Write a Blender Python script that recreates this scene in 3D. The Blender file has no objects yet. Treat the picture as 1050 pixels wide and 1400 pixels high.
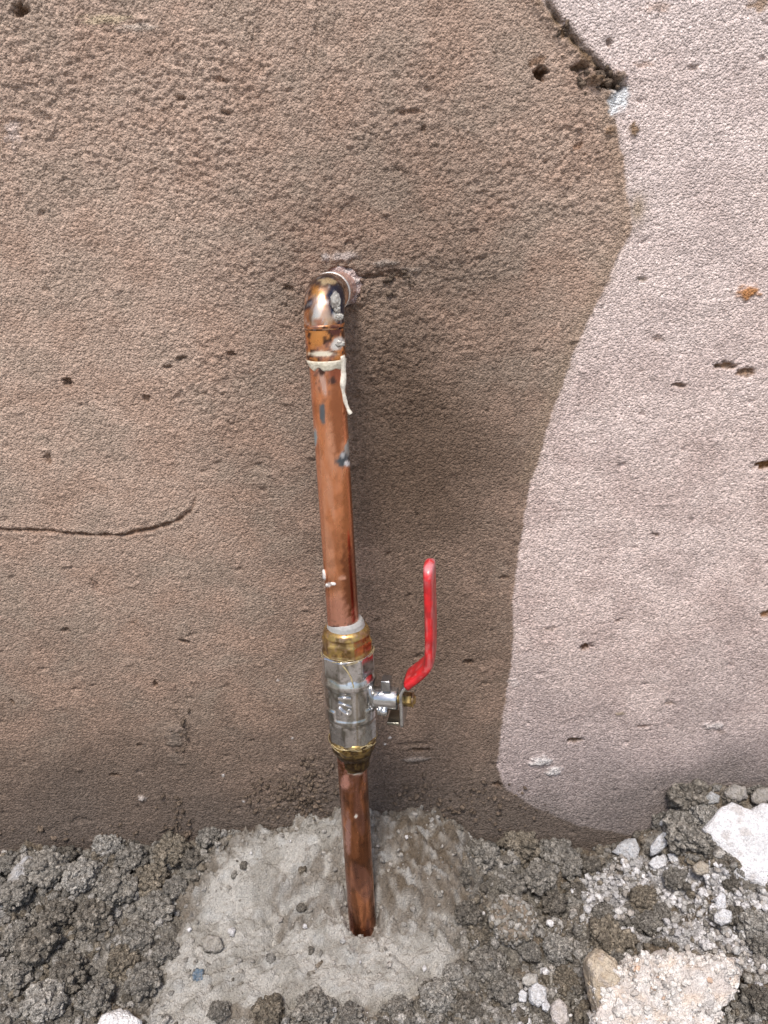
import bpy, bmesh, math, random
import numpy as np
from mathutils import Vector, Matrix

SC = bpy.context.scene
COL = SC.collection
RNG = np.random.default_rng(7)

# ------------------------------------------------------------------ camera
D_CAM, Z_CAM, PITCH, ROLL, FPX = .42, .41, math.radians(20), math.radians(2.7), 1089.0
_fw = np.array([0, math.cos(PITCH), -math.sin(PITCH)])
_rt = np.array([1.0, 0, 0]); _up = np.cross(_rt, _fw)
CR = math.cos(ROLL) * _rt - math.sin(ROLL) * _up
CU = math.sin(ROLL) * _rt + math.cos(ROLL) * _up
CO = np.array([0, -D_CAM, Z_CAM])
cam_d = bpy.data.cameras.new('camera'); cam = bpy.data.objects.new('camera', cam_d); COL.objects.link(cam)
M = Matrix.Identity(4)
for i in range(3):
    M[i][0] = CR[i]; M[i][1] = CU[i]; M[i][2] = -_fw[i]; M[i][3] = CO[i]
cam.matrix_world = M
cam_d.sensor_fit = 'VERTICAL'; cam_d.sensor_height = 36; cam_d.lens = 36 * FPX / 1400
cam_d.clip_start = .01; cam_d.clip_end = 200
cam_d.dof.use_dof = True; cam_d.dof.focus_distance = .405; cam_d.dof.aperture_fstop = 16
SC.camera = cam

# ------------------------------------------------------------------ world, sun, exposure
SUN_EL, SUN_AZ = math.radians(60), math.radians(180 + 9)      # azimuth clockwise from +Y
w = bpy.data.worlds.new('World'); SC.world = w; w.use_nodes = True
nt = w.node_tree; bg = nt.nodes['Background']
sky = nt.nodes.new('ShaderNodeTexSky'); sky.sky_type = 'NISHITA'; sky.sun_disc = False
sky.sun_elevation = SUN_EL; sky.sun_rotation = SUN_AZ; sky.dust_density = 3.0; sky.air_density = 1.0
nt.links.new(sky.outputs[0], bg.inputs[0]); bg.inputs[1].default_value = .065
sd = bpy.data.lights.new('sun', 'SUN'); sun = bpy.data.objects.new('sun', sd); COL.objects.link(sun)
sd.energy = 1.5; sd.angle = math.radians(14); sd.color = (1, .93, .85)
sdir = Vector((math.sin(SUN_AZ) * math.cos(SUN_EL), math.cos(SUN_AZ) * math.cos(SUN_EL), math.sin(SUN_EL)))
sun.rotation_euler = sdir.to_track_quat('Z', 'Y').to_euler()
SC.view_settings.view_transform = 'Standard'; SC.view_settings.look = 'None'
SC.view_settings.exposure = 1.12; SC.view_settings.gamma = 1; SC.view_settings.use_curve_mapping = False

# ------------------------------------------------------------------ pixel <-> place (photo pixels, 1050 x 1400)
def ray(px, py): return _fw + CR * (px - 525) / FPX - CU * (py - 700) / FPX
def at(px, py, y):                         # where the line of sight meets the vertical plane y
    d = ray(px, py); return CO + d * ((y - CO[1]) / d[1])
def proj(P):
    d = np.asarray(P, float) - CO
    z = np.maximum(d @ _fw, .02)
    return 525 + FPX * (d @ CR) / z, 700 - FPX * (d @ CU) / z

# ------------------------------------------------------------------ noise
PERM = np.concatenate([RNG.permutation(256)] * 3)
G2 = np.stack([np.cos(np.arange(256) * 2 * np.pi / 256 * 37), np.sin(np.arange(256) * 2 * np.pi / 256 * 37)], 1)
_g3 = RNG.normal(size=(256, 3)); G3 = _g3 / np.linalg.norm(_g3, axis=1)[:, None]
def fade(t): return t * t * t * (t * (t * 6 - 15) + 10)
def n2(x, y, seed=0):
    x = x + seed * 17.31; y = y + seed * 9.73
    xi = np.floor(x).astype(np.int64); yi = np.floor(y).astype(np.int64)
    xf = x - xi; yf = y - yi; xi &= 255; yi &= 255
    u = fade(xf); v = fade(yf); out = 0
    for dx in (0, 1):
        for dy in (0, 1):
            g = G2[PERM[PERM[xi + dx] + yi + dy]]
            wgt = (u if dx else 1 - u) * (v if dy else 1 - v)
            out = out + wgt * (g[..., 0] * (xf - dx) + g[..., 1] * (yf - dy))
    return out * 1.5
def n3(p, seed=0):
    p = p + seed * np.array([13.7, 7.9, 31.3])
    i = np.floor(p).astype(np.int64); f = p - i; i &= 255
    u = fade(f); out = 0
    for dx in (0, 1):
        for dy in (0, 1):
            for dz in (0, 1):
                g = G3[PERM[PERM[PERM[i[:, 0] + dx] + i[:, 1] + dy] + i[:, 2] + dz]]
                wg = (u[:, 0] if dx else 1 - u[:, 0]) * (u[:, 1] if dy else 1 - u[:, 1]) * (u[:, 2] if dz else 1 - u[:, 2])
                out = out + wg * ((g * (f - np.array([dx, dy, dz]))).sum(1))
    return out * 1.6
def fbm2(x, y, o=4, seed=0, gain=.5):
    a, s, r = 1, 1, 0
    for k in range(o): r = r + a * n2(x * s, y * s, seed + k); a *= gain; s *= 2.03
    return r
def fbm3(p, o=4, seed=0, gain=.5):
    a, s, r = 1, 1, 0
    for k in range(o): r = r + a * n3(p * s, seed + k); a *= gain; s *= 2.03
    return r
JIT = RNG.random((256, 2)); VAL = RNG.random(256)
def cells(x, y, seed=0):                   # distance to nearest cell point, and that cell's random value
    x = x + seed * 5.77; y = y + seed * 3.19
    xi = np.floor(x).astype(np.int64); yi = np.floor(y).astype(np.int64)
    best = np.full(x.shape, 9.0); val = np.zeros(x.shape)
    for dx in (-1, 0, 1):
        for dy in (-1, 0, 1):
            h = PERM[PERM[(xi + dx) & 255] + ((yi + dy) & 255)]
            d = (xi + dx + JIT[h, 0] - x) ** 2 + (yi + dy + JIT[h, 1] - y) ** 2
            m = d < best; best = np.where(m, d, best); val = np.where(m, VAL[h], val)
    return np.sqrt(best), val
def sstep(a, b, x):
    t = np.clip((x - a) / (b - a), 0, 1); return t * t * (3 - 2 * t)
def lerp(a, b, t):
    t = np.asarray(t)[..., None] if np.ndim(a) < 2 or np.ndim(t) == 1 else t
    return a * (1 - t) + np.asarray(b) * t
def seg_dist(x, z, pts):                   # distance to an open polyline
    best = np.full(x.shape, 9.0)
    for (ax, az), (bx, bz) in zip(pts[:-1], pts[1:]):
        vx, vz = bx - ax, bz - az
        t = np.clip(((x - ax) * vx + (z - az) * vz) / (vx * vx + vz * vz + 1e-12), 0, 1)
        best = np.minimum(best, np.hypot(x - ax - t * vx, z - az - t * vz))
    return best
def inside(x, z, pts):
    r = np.zeros(x.shape, bool); n = len(pts)
    for i in range(n):
        ax, az = pts[i]; bx, bz = pts[(i + 1) % n]
        if az == bz: continue
        c = ((az > z) != (bz > z)) & (x < (bx - ax) * (z - az) / (bz - az) + ax)
        r ^= c
    return r

# ------------------------------------------------------------------ object helpers
def tag(o, label=None, cat=None, group=None, kind=None):
    if label: o['label'] = label
    if cat: o['category'] = cat
    if group: o['group'] = group
    if kind: o['kind'] = kind
    return o
def mesh_from(name, V, F, col=None, met=None, smooth=True):
    V = np.asarray(V, np.float32); me = bpy.data.meshes.new(name)
    if isinstance(F, np.ndarray):
        nf, k = F.shape
        me.vertices.add(len(V)); me.vertices.foreach_set('co', V.ravel())
        me.loops.add(nf * k); me.loops.foreach_set('vertex_index', F.astype(np.int32).ravel())
        me.polygons.add(nf); me.polygons.foreach_set('loop_start', np.arange(0, nf * k, k, dtype=np.int32))
        me.update(calc_edges=True)
    else:
        me.from_pydata(V.tolist(), [], F); me.update()
    me.polygons.foreach_set('use_smooth', np.full(len(me.polygons), smooth))
    if col is not None:
        a = me.color_attributes.new('albedo', 'FLOAT_COLOR', 'POINT')
        c = np.ones((len(V), 4), np.float32); c[:, :3] = np.clip(col, .004, .92); 
        if met is not None: c[:, 3] = met
        a.data.foreach_set('color', c.ravel())
    return me
def put(name, me, mat=None, parent=None, loc=None):
    o = bpy.data.objects.new(name, me); COL.objects.link(o)
    if mat and not me.materials: me.materials.append(mat)
    if parent: o.parent = parent
    if loc is not None: o.location = loc
    return o
def root(name, loc, label, cat, group=None):
    o = bpy.data.objects.new(name, None); COL.objects.link(o); o.location = loc; o.empty_display_size = .01
    return tag(o, label, cat, group)
def rel(me, loc):
    n = len(me.vertices); c = np.empty(n * 3, np.float32); me.vertices.foreach_get('co', c)
    c = c.reshape(-1, 3) - np.asarray(loc, np.float32); me.vertices.foreach_set('co', c.ravel()); me.update(); return me

# ------------------------------------------------------------------ materials
def mat(name, rough=.9, spec=.25, noise_scale=900, noise_amt=.2, bump_scale=1400, bump=.00025, metallic=0.0,
        use_attr=True, base=(.5, .5, .5), attr_metal=False, bump2=None, rough_var=0.0, coat=0.0, speck=None, sand=None, noise_mapping=(1, 1, 1)):
    m = bpy.data.materials.new(name); m.use_nodes = True; n = m.node_tree.nodes; L = m.node_tree.links
    p = n['Principled BSDF']; tc = n.new('ShaderNodeTexCoord')
    mp = n.new('ShaderNodeMapping'); L.new(tc.outputs['Object'], mp.inputs[0]); mp.inputs['Scale'].default_value = noise_mapping
    if use_attr:
        a = n.new('ShaderNodeAttribute'); a.attribute_name = 'albedo'; csock = a.outputs['Color']
    else:
        a = n.new('ShaderNodeRGB'); a.outputs[0].default_value = (*base, 1); csock = a.outputs[0]
    t = n.new('ShaderNodeTexNoise'); L.new(mp.outputs[0], t.inputs['Vector']); t.inputs['Scale'].default_value = noise_scale
    t.inputs['Detail'].default_value = 3; t.inputs['Roughness'].default_value = .6
    mr = n.new('ShaderNodeMapRange'); mr.inputs['From Min'].default_value = .3; mr.inputs['From Max'].default_value = .7
    mr.inputs['To Min'].default_value = 1 - noise_amt; mr.inputs['To Max'].default_value = 1 + noise_amt
    L.new(t.outputs['Fac'], mr.inputs['Value'])
    mx = n.new('ShaderNodeVectorMath'); mx.operation = 'SCALE'; L.new(csock, mx.inputs[0]); L.new(mr.outputs[0], mx.inputs['Scale'])
    cs = mx.outputs[0]
    if speck:
        vs, thr, sc = speck
        v = n.new('ShaderNodeTexNoise'); v.inputs['Scale'].default_value = vs; v.inputs['Detail'].default_value = 1
        L.new(tc.outputs['Object'], v.inputs['Vector'])
        m2 = n.new('ShaderNodeMapRange'); m2.inputs['From Min'].default_value = thr; m2.inputs['From Max'].default_value = thr + .05
        L.new(v.outputs['Fac'], m2.inputs['Value'])
        mm = n.new('ShaderNodeMix'); mm.data_type = 'RGBA'; L.new(m2.outputs[0], mm.inputs['Factor'])
        L.new(cs, mm.inputs[6]); mm.inputs[7].default_value = (*sc, 1); cs = mm.outputs[2]
    L.new(cs, p.inputs['Base Color'])
    p.inputs['Specular IOR Level'].default_value = spec; p.inputs['Metallic'].default_value = metallic
    if attr_metal: L.new(a.outputs['Alpha'], p.inputs['Metallic'])
    if rough_var:
        r = n.new('ShaderNodeTexNoise'); r.inputs['Scale'].default_value = noise_scale * .35; r.inputs['Detail'].default_value = 4
        L.new(mp.outputs[0], r.inputs['Vector'])
        q = n.new('ShaderNodeMapRange'); q.inputs['From Min'].default_value = .35; q.inputs['From Max'].default_value = .65
        q.inputs['To Min'].default_value = max(.05, rough - rough_var); q.inputs['To Max'].default_value = rough + rough_var
        L.new(r.outputs['Fac'], q.inputs['Value']); L.new(q.outputs[0], p.inputs['Roughness'])
    else: p.inputs['Roughness'].default_value = rough
    if coat: p.inputs['Coat Weight'].default_value = coat; p.inputs['Coat Roughness'].default_value = .15
    b = n.new('ShaderNodeBump'); b.inputs['Distance'].default_value = bump; b.inputs['Strength'].default_value = 1
    bt = n.new('ShaderNodeTexNoise'); bt.inputs['Scale'].default_value = bump_scale; bt.inputs['Detail'].default_value = 4
    bt.inputs['Roughness'].default_value = .65
    L.new(mp.outputs[0], bt.inputs['Vector']); L.new(bt.outputs['Fac'], b.inputs['Height']); last = b
    if sand:
        vo = n.new('ShaderNodeTexVoronoi'); vo.inputs['Scale'].default_value = sand[0]; L.new(tc.outputs['Object'], vo.inputs['Vector'])
        wv = n.new('ShaderNodeTexNoise'); wv.inputs['Scale'].default_value = sand[0] * .8; L.new(tc.outputs['Object'], wv.inputs['Vector'])
        sc_ = n.new('ShaderNodeMapRange'); L.new(vo.outputs['Distance'], sc_.inputs['Value']); sc_.inputs['From Max'].default_value = .75
        sc_.inputs['To Min'].default_value = 1; sc_.inputs['To Max'].default_value = 0
        ml = n.new('ShaderNodeMath'); ml.operation = 'MULTIPLY_ADD'; L.new(wv.outputs['Fac'], ml.inputs[0]); ml.inputs[1].default_value = 1.2; L.new(sc_.outputs[0], ml.inputs[2])
        b3 = n.new('ShaderNodeBump'); b3.inputs['Distance'].default_value = sand[1]; L.new(ml.outputs[0], b3.inputs['Height']); L.new(b.outputs[0], b3.inputs['Normal']); last = b3
        sp = n.new('ShaderNodeSeparateColor'); L.new(vo.outputs['Color'], sp.inputs[0])
        gr = n.new('ShaderNodeMapRange'); L.new(sp.outputs[0], gr.inputs['Value']); gr.inputs['To Min'].default_value = 1 - sand[2]; gr.inputs['To Max'].default_value = 1 + sand[2]
        vm = n.new('ShaderNodeVectorMath'); vm.operation = 'SCALE'; L.new(cs, vm.inputs[0]); L.new(gr.outputs[0], vm.inputs['Scale']); L.new(vm.outputs[0], p.inputs['Base Color'])
    if bump2:
        b2 = n.new('ShaderNodeBump'); b2.inputs['Distance'].default_value = bump2[1]
        v2 = n.new('ShaderNodeTexNoise'); v2.inputs['Scale'].default_value = bump2[0]; v2.inputs['Detail'].default_value = 2
        L.new(tc.outputs['Object'], v2.inputs['Vector']); L.new(v2.outputs['Fac'], b2.inputs['Height'])
        L.new(last.outputs[0], b2.inputs['Normal']); last = b2
    L.new(last.outputs[0], p.inputs['Normal'])
    return m
M_PLASTER = mat('plaster', rough=.93, spec=.18, noise_scale=700, noise_amt=.16, bump_scale=1500, bump=.0005, sand=(980, .00065, .30))
M_SOIL = mat('soil', rough=.95, spec=.2, noise_scale=1100, noise_amt=.4, bump_scale=1400, bump=.0012, sand=(1000, .0006, .35), speck=(1500, .72, (.45, .44, .42)))
M_CLOD = mat('clod_soil', rough=.95, spec=.2, noise_scale=9, noise_amt=.35, bump_scale=14, bump=.0014, sand=(9, .0009, .4), speck=(14, .72, (.45, .44, .42)))
M_MORTAR = mat('mortar', rough=.85, spec=.3, noise_scale=1300, noise_amt=.2, bump_scale=1500, bump=.0005, sand=(1100, .0005, .10), speck=(1700, .76, (.5, .5, .49)))
M_STONE = mat('chalky_stone', rough=.9, spec=.2, noise_scale=800, noise_amt=.14, bump_scale=1000, bump=.0007, sand=(900, .0005, .12))
M_COPPER = mat('copper', rough=.24, spec=.5, noise_scale=420, noise_amt=.08, bump_scale=420, bump=.00005, attr_metal=True, rough_var=.10, noise_mapping=(1, 1, .5))
M_SOLDER = mat('solder', rough=.4, spec=.5, noise_scale=700, noise_amt=.2, bump_scale=600, bump=.0003, attr_metal=True)
M_CHROME = mat('nickel_plate', rough=.20, noise_scale=300, noise_amt=.08, bump_scale=300, bump=.00006, attr_metal=True, rough_var=.10)
M_BRASS = mat('brass', rough=.34, noise_scale=450, noise_amt=.25, bump_scale=500, bump=.00012, attr_metal=True, rough_var=.12)
M_RED = mat('red_vinyl', rough=.38, spec=.5, noise_scale=350, noise_amt=.1, bump_scale=300, bump=.00015, coat=.3)
M_TAPE = mat('white_paste', rough=.6, spec=.4, noise_scale=600, noise_amt=.12, bump_scale=700, bump=.0003)
M_HEMP = mat('jointing_hemp', rough=.8, spec=.3, noise_scale=900, noise_amt=.4, bump_scale=900, bump=.0008)

# ------------------------------------------------------------------ wall
def axis(lo, hi, step, far_lo, far_hi):
    a = list(np.arange(lo, hi, step)); s = step
    b = []; v = hi
    while v < far_hi: b.append(v); s *= 1.25; v += s
    b.append(far_hi); s = step; c = []; v = lo - step
    while v > far_lo: c.append(v); s *= 1.25; v -= s
    c.append(far_lo)
    return np.array(c[::-1] + a + b)
def wxy(px, py): p = at(px, py, 0); return p[0], p[2]
BOUND_PX = [(738, -5), (752, 15), (775, 42), (805, 75), (828, 100), (843, 122), (838, 150), (845, 185), (853, 225), (857, 262),
            (864, 300), (862, 322), (846, 345), (831, 385), (803, 440), (785, 482), (764, 540), (744, 600), (725, 660), (713, 730),
            (706, 780), (701, 820), (702, 860), (699, 910), (690, 960), (683, 1010), (680, 1050), (692, 1078), (730, 1103), (790, 1128), (870, 1144), (900, 1150)]
BOUND = [wxy(*p) for p in BOUND_PX]
def wall_fields(X, Z):
    """relief (metres, out of the wall) and base colour of the plaster at wall points X, Z"""
    mm = 1000.0; x, z = X * mm, Z * mm
    wob = n2(x / 9, z / 9, 3) * .8 + n2(x / 2.5, z / 2.5, 4) * .5
    poly = [(BOUND[0][0] - 2.2, BOUND[0][1] + 2.6)] + BOUND + [(BOUND[-1][0] + .12, BOUND[-1][1] - .5), (9, -2), (9, 9)]
    ins = inside(X, Z, poly)
    d = seg_dist(X, Z, [poly[0]] + BOUND) * mm
    sd_ = np.where(ins, d, -d) + wob * 1.1
    pale = sstep(-.9, .9, sd_)
    # grain
    rough_zone = np.zeros_like(x)
    for (px, py, r) in [(420, 330, 55), (520, 480, 45), (250, 150, 60), (560, 170, 40), (300, 520, 30), (430, 1075, 26), (760, 230, 40), (390, 1100, 22), (60, 120, 60), (620, 360, 30), (600, 440, 34), (290, 490, 20), (540, 400, 22), (700, 250, 32), (340, 110, 26), (310, 560, 18)]:
        cx, cz = wxy(px, py); rough_zone = np.maximum(rough_zone, np.exp(-((x - cx * mm) ** 2 + (z - cz * mm) ** 2) / (r * r)))
    patch = sstep(-.25, .35, fbm2(x / 38, z / 30, 3, 11))
    wx_ = x + .5 * n2(x / 1.7, z / 1.7, 26); wz_ = z + .5 * n2(x / 1.7, z / 1.7, 27)
    ga, gva = cells(wx_ / 1.75, wz_ / 1.7, 7); gb, gvb = cells(wx_ / 1.15, wz_ / 1.1, 8)
    gl = .9 * (np.sqrt(np.clip(1 - (ga / .8) ** 2, 0, 1)) * (.35 + gva) - .5) + .55 * (np.sqrt(np.clip(1 - (gb / .8) ** 2, 0, 1)) - .5) + .5 * n2(x / 1.4, z / 1.3, 22)
    gs = gl + .2 * n2(x / 2.4 + .3 * z / 2.1, z / 1.3, 23)
    c1, _ = cells(x / 1.9, z / 1.7, 2)
    grain_l = gl * .52 + (.5 - c1) * .2
    grain_r = gs * .34 + (.5 - c1) * .1
    amp = .62 + .38 * patch + .75 * rough_zone
    fineness = .55 + .45 * sstep(.16, .42, Z + .03 * n2(x / 50, z / 50, 34))
    h = (grain_l * amp * fineness) * (1 - pale) + grain_r * (.42 + .3 * patch) * pale
    h += n2(x / 3.4, z / 3.0, 31) * (.10 + .36 * rough_zone) + n2(x / 7, z / 6, 32) * (.10 + .35 * rough_zone) + fbm2(x / 34, z / 30, 2, 33) * .7
    for (px, py, rx_, ry_, a_) in [(430, 90, 16, 26, .55), (345, 60, 14, 26, .5), (520, 520, 26, 24, .5), (600, 330, 30, 20, .3), (460, 60, 20, 20, .4)]:
        cx, cz = wxy(px, py); mk = np.exp(-((x - cx * mm) / rx_) ** 2 - ((z - cz * mm) / ry_) ** 2)
        h += 1.35 * a_ * mk * (n2(x / 1.5, z / 8, 35) + .6 * n2(x / 3.2, z / 14, 36))
    cx, cz = wxy(405, 1085); mk = np.exp(-(((x - cx * mm) / 30) ** 2 + ((z - cz * mm - .25 * (x - cx * mm)) / 13) ** 2) * 1.2); cA, vA = cells(x / 4.6, z / 4.2, 37); cB, vB = cells(x / 2.3, z / 2.1, 38)
    h += sstep(.25, .7, mk + .25 * n2(x / 8, z / 8, 39)) * (3.2 * np.clip(.6 - cA, 0, 1) * vA + 1.6 * np.clip(.6 - cB, 0, 1))
    # torn crumbly relief in the rough zones
    c2, v2 = cells(x / 4.3, z / 3.6, 5)
    tear = sstep(.62, .9, rough_zone + .35 * n2(x / 14, z / 14, 41)) 
    h += tear * (np.clip(.55 - c2, -.3, .5) * 1.1)
    # drag marks of the trowel
    tr = n2((x + z * .35) / 26, (z - x * .18) / 1.6, 51); tm = sstep(.1, .6, n2(x / 35, z / 22, 52))
    h += np.clip(tr - .4, 0, 1) * .7 * tm * (.25 + .75 * pale)
    # scattered pits and small nodules
    for k, (cs, dens, dep) in enumerate([(9, .86, .75), (17, .88, 1.5), (6, .9, .5)]):
        cc, vv = cells(x / cs + n2(x / 3, z / 3, 60 + k) * .12, z / (cs * .62) + n2(x / 3, z / 3, 64 + k) * .1, 61 + k)
        h -= dep * np.exp(-(cc / .12) ** 2) * (vv > dens)
        h += .7 * dep * np.exp(-(cc / .13) ** 2) * (vv < 1 - dens) * (1 - .5 * pale)
    # ---------------- colour
    big = fbm2(x / 60, z / 60, 3, 71); pk = fbm2(x / 32, z / 26, 4, 75); fine = n2(x / 3.1, z / 2.6, 79)
    damp = np.array([.140, .098, .072]); dry = np.array([.49, .37, .30]); pink = np.array([.41, .285, .22]); ashy = np.array([.33, .275, .225])
    PX, PY = proj(np.stack([X, np.zeros_like(X), Z], 1))
    # the damp stain: strongest round the pipe outlet and towards the footing (dimmer light there painted in too), drying out to the upper left
    dx0, dz0 = wxy(560, 640)
    dist = np.hypot((X - dx0) * 1.15, (Z - dz0) * .62) * mm
    dryness = sstep(0, 165, dist + 14 * big) * sstep(-.02, .34, Z + big * .02)
    col = lerp(damp[None, :], dry, np.clip(dryness, 0, 1))
    col = lerp(col, pink, np.clip(sstep(0, .55, pk) * .5 * sstep(.05, .5, dryness), 0, 1))
    col = lerp(col, ashy, np.clip(sstep(.1, .6, -pk) * .35 * sstep(.1, .5, dryness), 0, 1))
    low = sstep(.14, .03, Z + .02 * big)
    col = lerp(col, np.array([.15, .125, .108]), low * .75)  # ambient falloff near the ground painted into the brown coat
    pcol = lerp(np.array([.70, .575, .535])[None, :], np.array([.60, .48, .445]), sstep(-.3, .5, pk))
    pcol = lerp(pcol, np.array([.75, .655, .63]), sstep(.15, .6, Z + big * .1) * .8)  # stronger light on the upper pale coat painted in
    pcol = lerp(pcol, np.array([.40, .335, .325]), sstep(.20, .05, Z + .03 * big) * .9)  # dimmer light low on the pale coat painted in
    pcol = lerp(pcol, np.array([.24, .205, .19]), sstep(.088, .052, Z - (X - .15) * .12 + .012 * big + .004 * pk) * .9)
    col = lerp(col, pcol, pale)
    # rim of half dried plaster along the edge
    rim = np.exp(-((sd_ + 3) / 4.5) ** 2) * (Z > .27) * (Z < .47)
    col = lerp(col, np.array([.33, .25, .18]), rim * .35)
    rx, rz = wxy(872, 285); rim2 = np.exp(-(((x - rx * mm) / 5) ** 2 + ((z - rz * mm) / 9) ** 2) * 1.5)
    col = lerp(col, np.array([.36, .28, .20]), np.clip(rim2 * 1.1, 0, 1) * pale * .8)
    col = col * (1 + .10 * fine[:, None] + .06 * n2(x / 1.1, z / 1.1, 81)[:, None])
    # ---------------- single features, each where it sits on the wall: px, py, rx, ry (px), relief mm, colour, strength
    K = 2.75
    def feat(px, py, rx_, ry_, rel_=0, c=None, s=1, rot=0, edge=.45, wobble=.6, sd=0):
        nonlocal h, col
        cx, cz = wxy(px, py); cx *= mm; cz *= mm
        ex, ez = rx_ / K, ry_ / K
        near = (np.abs(x - cx) < ex * 2.6 + ez) & (np.abs(z - cz) < ez * 2.6 + ex)
        if not near.any(): return
        xx, zz = x[near] - cx, z[near] - cz; a = math.radians(rot)
        u = (xx * math.cos(a) + zz * math.sin(a)) / ex; v = (-xx * math.sin(a) + zz * math.cos(a)) / ez
        r = np.hypot(u, v) + wobble * n2(x[near] / (ex * .55 + .5), z[near] / (ez * .55 + .5), 90 + sd)
        m_ = sstep(1 + edge, 1 - edge, r)
        h[near] += rel_ * m_
        if c is not None: col[near] = col[near] * (1 - (s * m_)[:, None]) + np.array(c) * (s * m_)[:, None]
    BR = (.16, .09, .05); WH = (.72, .69, .68)
    pits = [(739, 101, 8, 7, -6, BR, 1), (733, 84, 11, 5, -.8, (.22, .13, .08), .8), (27, 14, 9, 6, -4, BR, .9), (92, 523, 6, 6, -3.2, BR, .6), (66, 628, 5, 8, -2.2, BR, .5),
            (200, 545, 5, 5, -2, BR, .5), (248, 490, 6, 3, -2.4, BR, .5), (230, 502, 6, 2.5, -2, BR, .4), (315, 484, 6, 4, -2.4, BR, .5), (247, 134, 7, 3, -2, BR, .4),
            (309, 155, 7, 2.5, -1.8, BR, .4), (300, 109, 9, 3, -1.6, (.26, .15, .10), .6), (345, 60, 3, 9, -1.4, None, 0), (395, 395, 7, 4, -2.4, BR, .4), (560, 153, 17, 3, -1.6, (.25, .14, .09), .5),
            (579, 176, 4, 4, -2, BR, .5), (790, 200, 7, 4, -1.2, (.22, .12, .07), .7), (866, 177, 6, 8, 1.4, (.28, .18, .10), .9), (833, 178, 7, 5, 1.2, (.27, .17, .10), .7),
            (1022, 400, 16, 8, 1.5, (.48, .22, .08), .95), (993, 500, 14, 5, -2.6, (.25, .15, .08), .9), (1020, 509, 13, 6, -2.2, (.27, .16, .09), .9), (929, 527, 10, 3, -2.2, (.27, .17, .11), .8),
            (1046, 636, 15, 6, -3.2, (.20, .10, .04), 1), (878, 382, 7, 3, -1.4, (.25, .19, .12), .6), (900, 463, 7, 4, -1.2, (.3, .2, .15), .5), (897, 731, 7, 2.5, -1.8, (.25, .17, .12), .7),
            (845, 849, 6, 3, -1.6, (.3, .22, .18), .6), (801, 885, 9, 5, -3.2, (.18, .10, .06), 1), (1048, 840, 8, 6, -2, (.28, .14, .06), .9), (786, 1012, 14, 4, -2.6, (.20, .13, .08), .95), (880, 993, 12, 2.5, -1.6, (.22, .14, .10), .7),
            (915, 962, 9, 3, -1, (.32, .24, .19), .6), (848, 975, 9, 3, .8, (.30, .24, .14), .6), (740, 1040, 17, 9, 2.0, WH, .9), (757, 1054, 12, 8, 1.8, WH, .85), (976, 992, 15, 6, 1.6, (.62, .56, .54), .85), (985, 1001, 8, 4, -1, (.3, .23, .2), .6),
            (845, 132, 13, 15, -.4, (.80, .83, .86), 1), (838, 150, 5, 7, -.3, (.80, .83, .86), .9), (18, 183, 9, 15, .3, (.60, .50, .46), .7), (145, 26, 30, 5, .3, (.52, .44, .30), .6), (190, 37, 20, 4, .5, (.58, .52, .46), .5),
            (240, 1008, 15, 17, 1.9, (.22, .18, .15), .8), (243, 995, 16, 5, 1.6, (.24, .19, .16), .6), (240, 1035, 9, 12, .8, (.21, .17, .14), .6), (257, 1005, 2.5, 22, -1.4, None, 0), (190, 1055, 6, 4, -1.4, (.25, .2, .17), .6), (195, 1090, 6, 5, 2, (.5, .45, .42), .8),
            (158, 1060, 9, 3, -2.2, BR, .5), (190, 1019, 4, 3, -2.4, BR, .5), (110, 1122, 14, 6, -1.6, None, 0), (212, 936, 4, 6, -3, BR, .6), (252, 877, 8, 3, -2.8, BR, .5), (262, 868, 10, 2.5, -1.2, None, 0), (130, 800, 7, 9, -1.4, (.2, .12, .09), .4),
            (90, 862, 6, 4, -2.2, BR, .4), (17, 960, 3, 6, -2, BR, .5), (182, 850, 8, 3, -1, (.26, .17, .12), .5), (640, 905, 7, 4, -2.8, BR, .6), (575, 1026, 16, 3.5, -2.6, BR, .6), (570, 1038, 22, 4, 1.5, (.33, .29, .26), .7), (565, 1018, 24, 4, -1.5, None, 0),
            (533, 1008, 2.5, 2, .6, WH, 1), (526, 1017, 2, 2, .5, WH, 1), (305, 1060, 2, 3, .6, WH, 1), (333, 1096, 2, 2, .5, WH, .9), (400, 1009, 2, 2, .5, WH, .9), (380, 930, 2, 2, .4, WH, .8), (1018, 95, 3, 2, -.8, BR, .4),
            (900, 10, 18, 5, .2, (.55, .40, .33), .6), (880, 88, 12, 3, -.6, (.5, .35, .28), .6), (948, 92, 6, 3, -1.2, (.35, .25, .2), .6), (833, 58, 4, 4, -2, BR, .6), (1040, 5, 14, 8, -.8, (.33, .22, .14), .8), (540, 375, 18, 6, -1.8, BR, .3), (525, 360, 16, 4, 1.2, (.42, .38, .34), .5), (560, 370, 14, 5, 1.3, (.36, .31, .27), .4),
            (510, 378, 16, 3, -2.2, BR, .3), (680, 1072, 7, 5, -3, BR, .6), (470, 350, 18, 5, 1.0, (.50, .44, .42), .6), (445, 352, 5, 7, 1.2, (.55, .50, .48), .7),
            (700, 930, 8, 2.5, .8, (.6, .54, .52), .7), (705, 935, 8, 5, .5, (.62, .56, .54), .5), (752, 860, 12, 4, -.8, (.34, .26, .22), .5), (690, 790, 8, 3, -1.6, BR, .4), (765, 700, 40, 1.2, -.5, None, 0), (905, 690, 18, 2, .8, None, 0), (820, 750, 18, 1.5, -.9, None, 0)]
    for i, (px, py, rx_, ry_, dp, c, s) in enumerate(pits):
        feat(px, py, rx_, ry_, dp * (.8 if abs(dp) < 2 else 1), c, s, rot=(i * 37) % 40 - 20 if rx_ < 12 else 0, sd=i)
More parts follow.
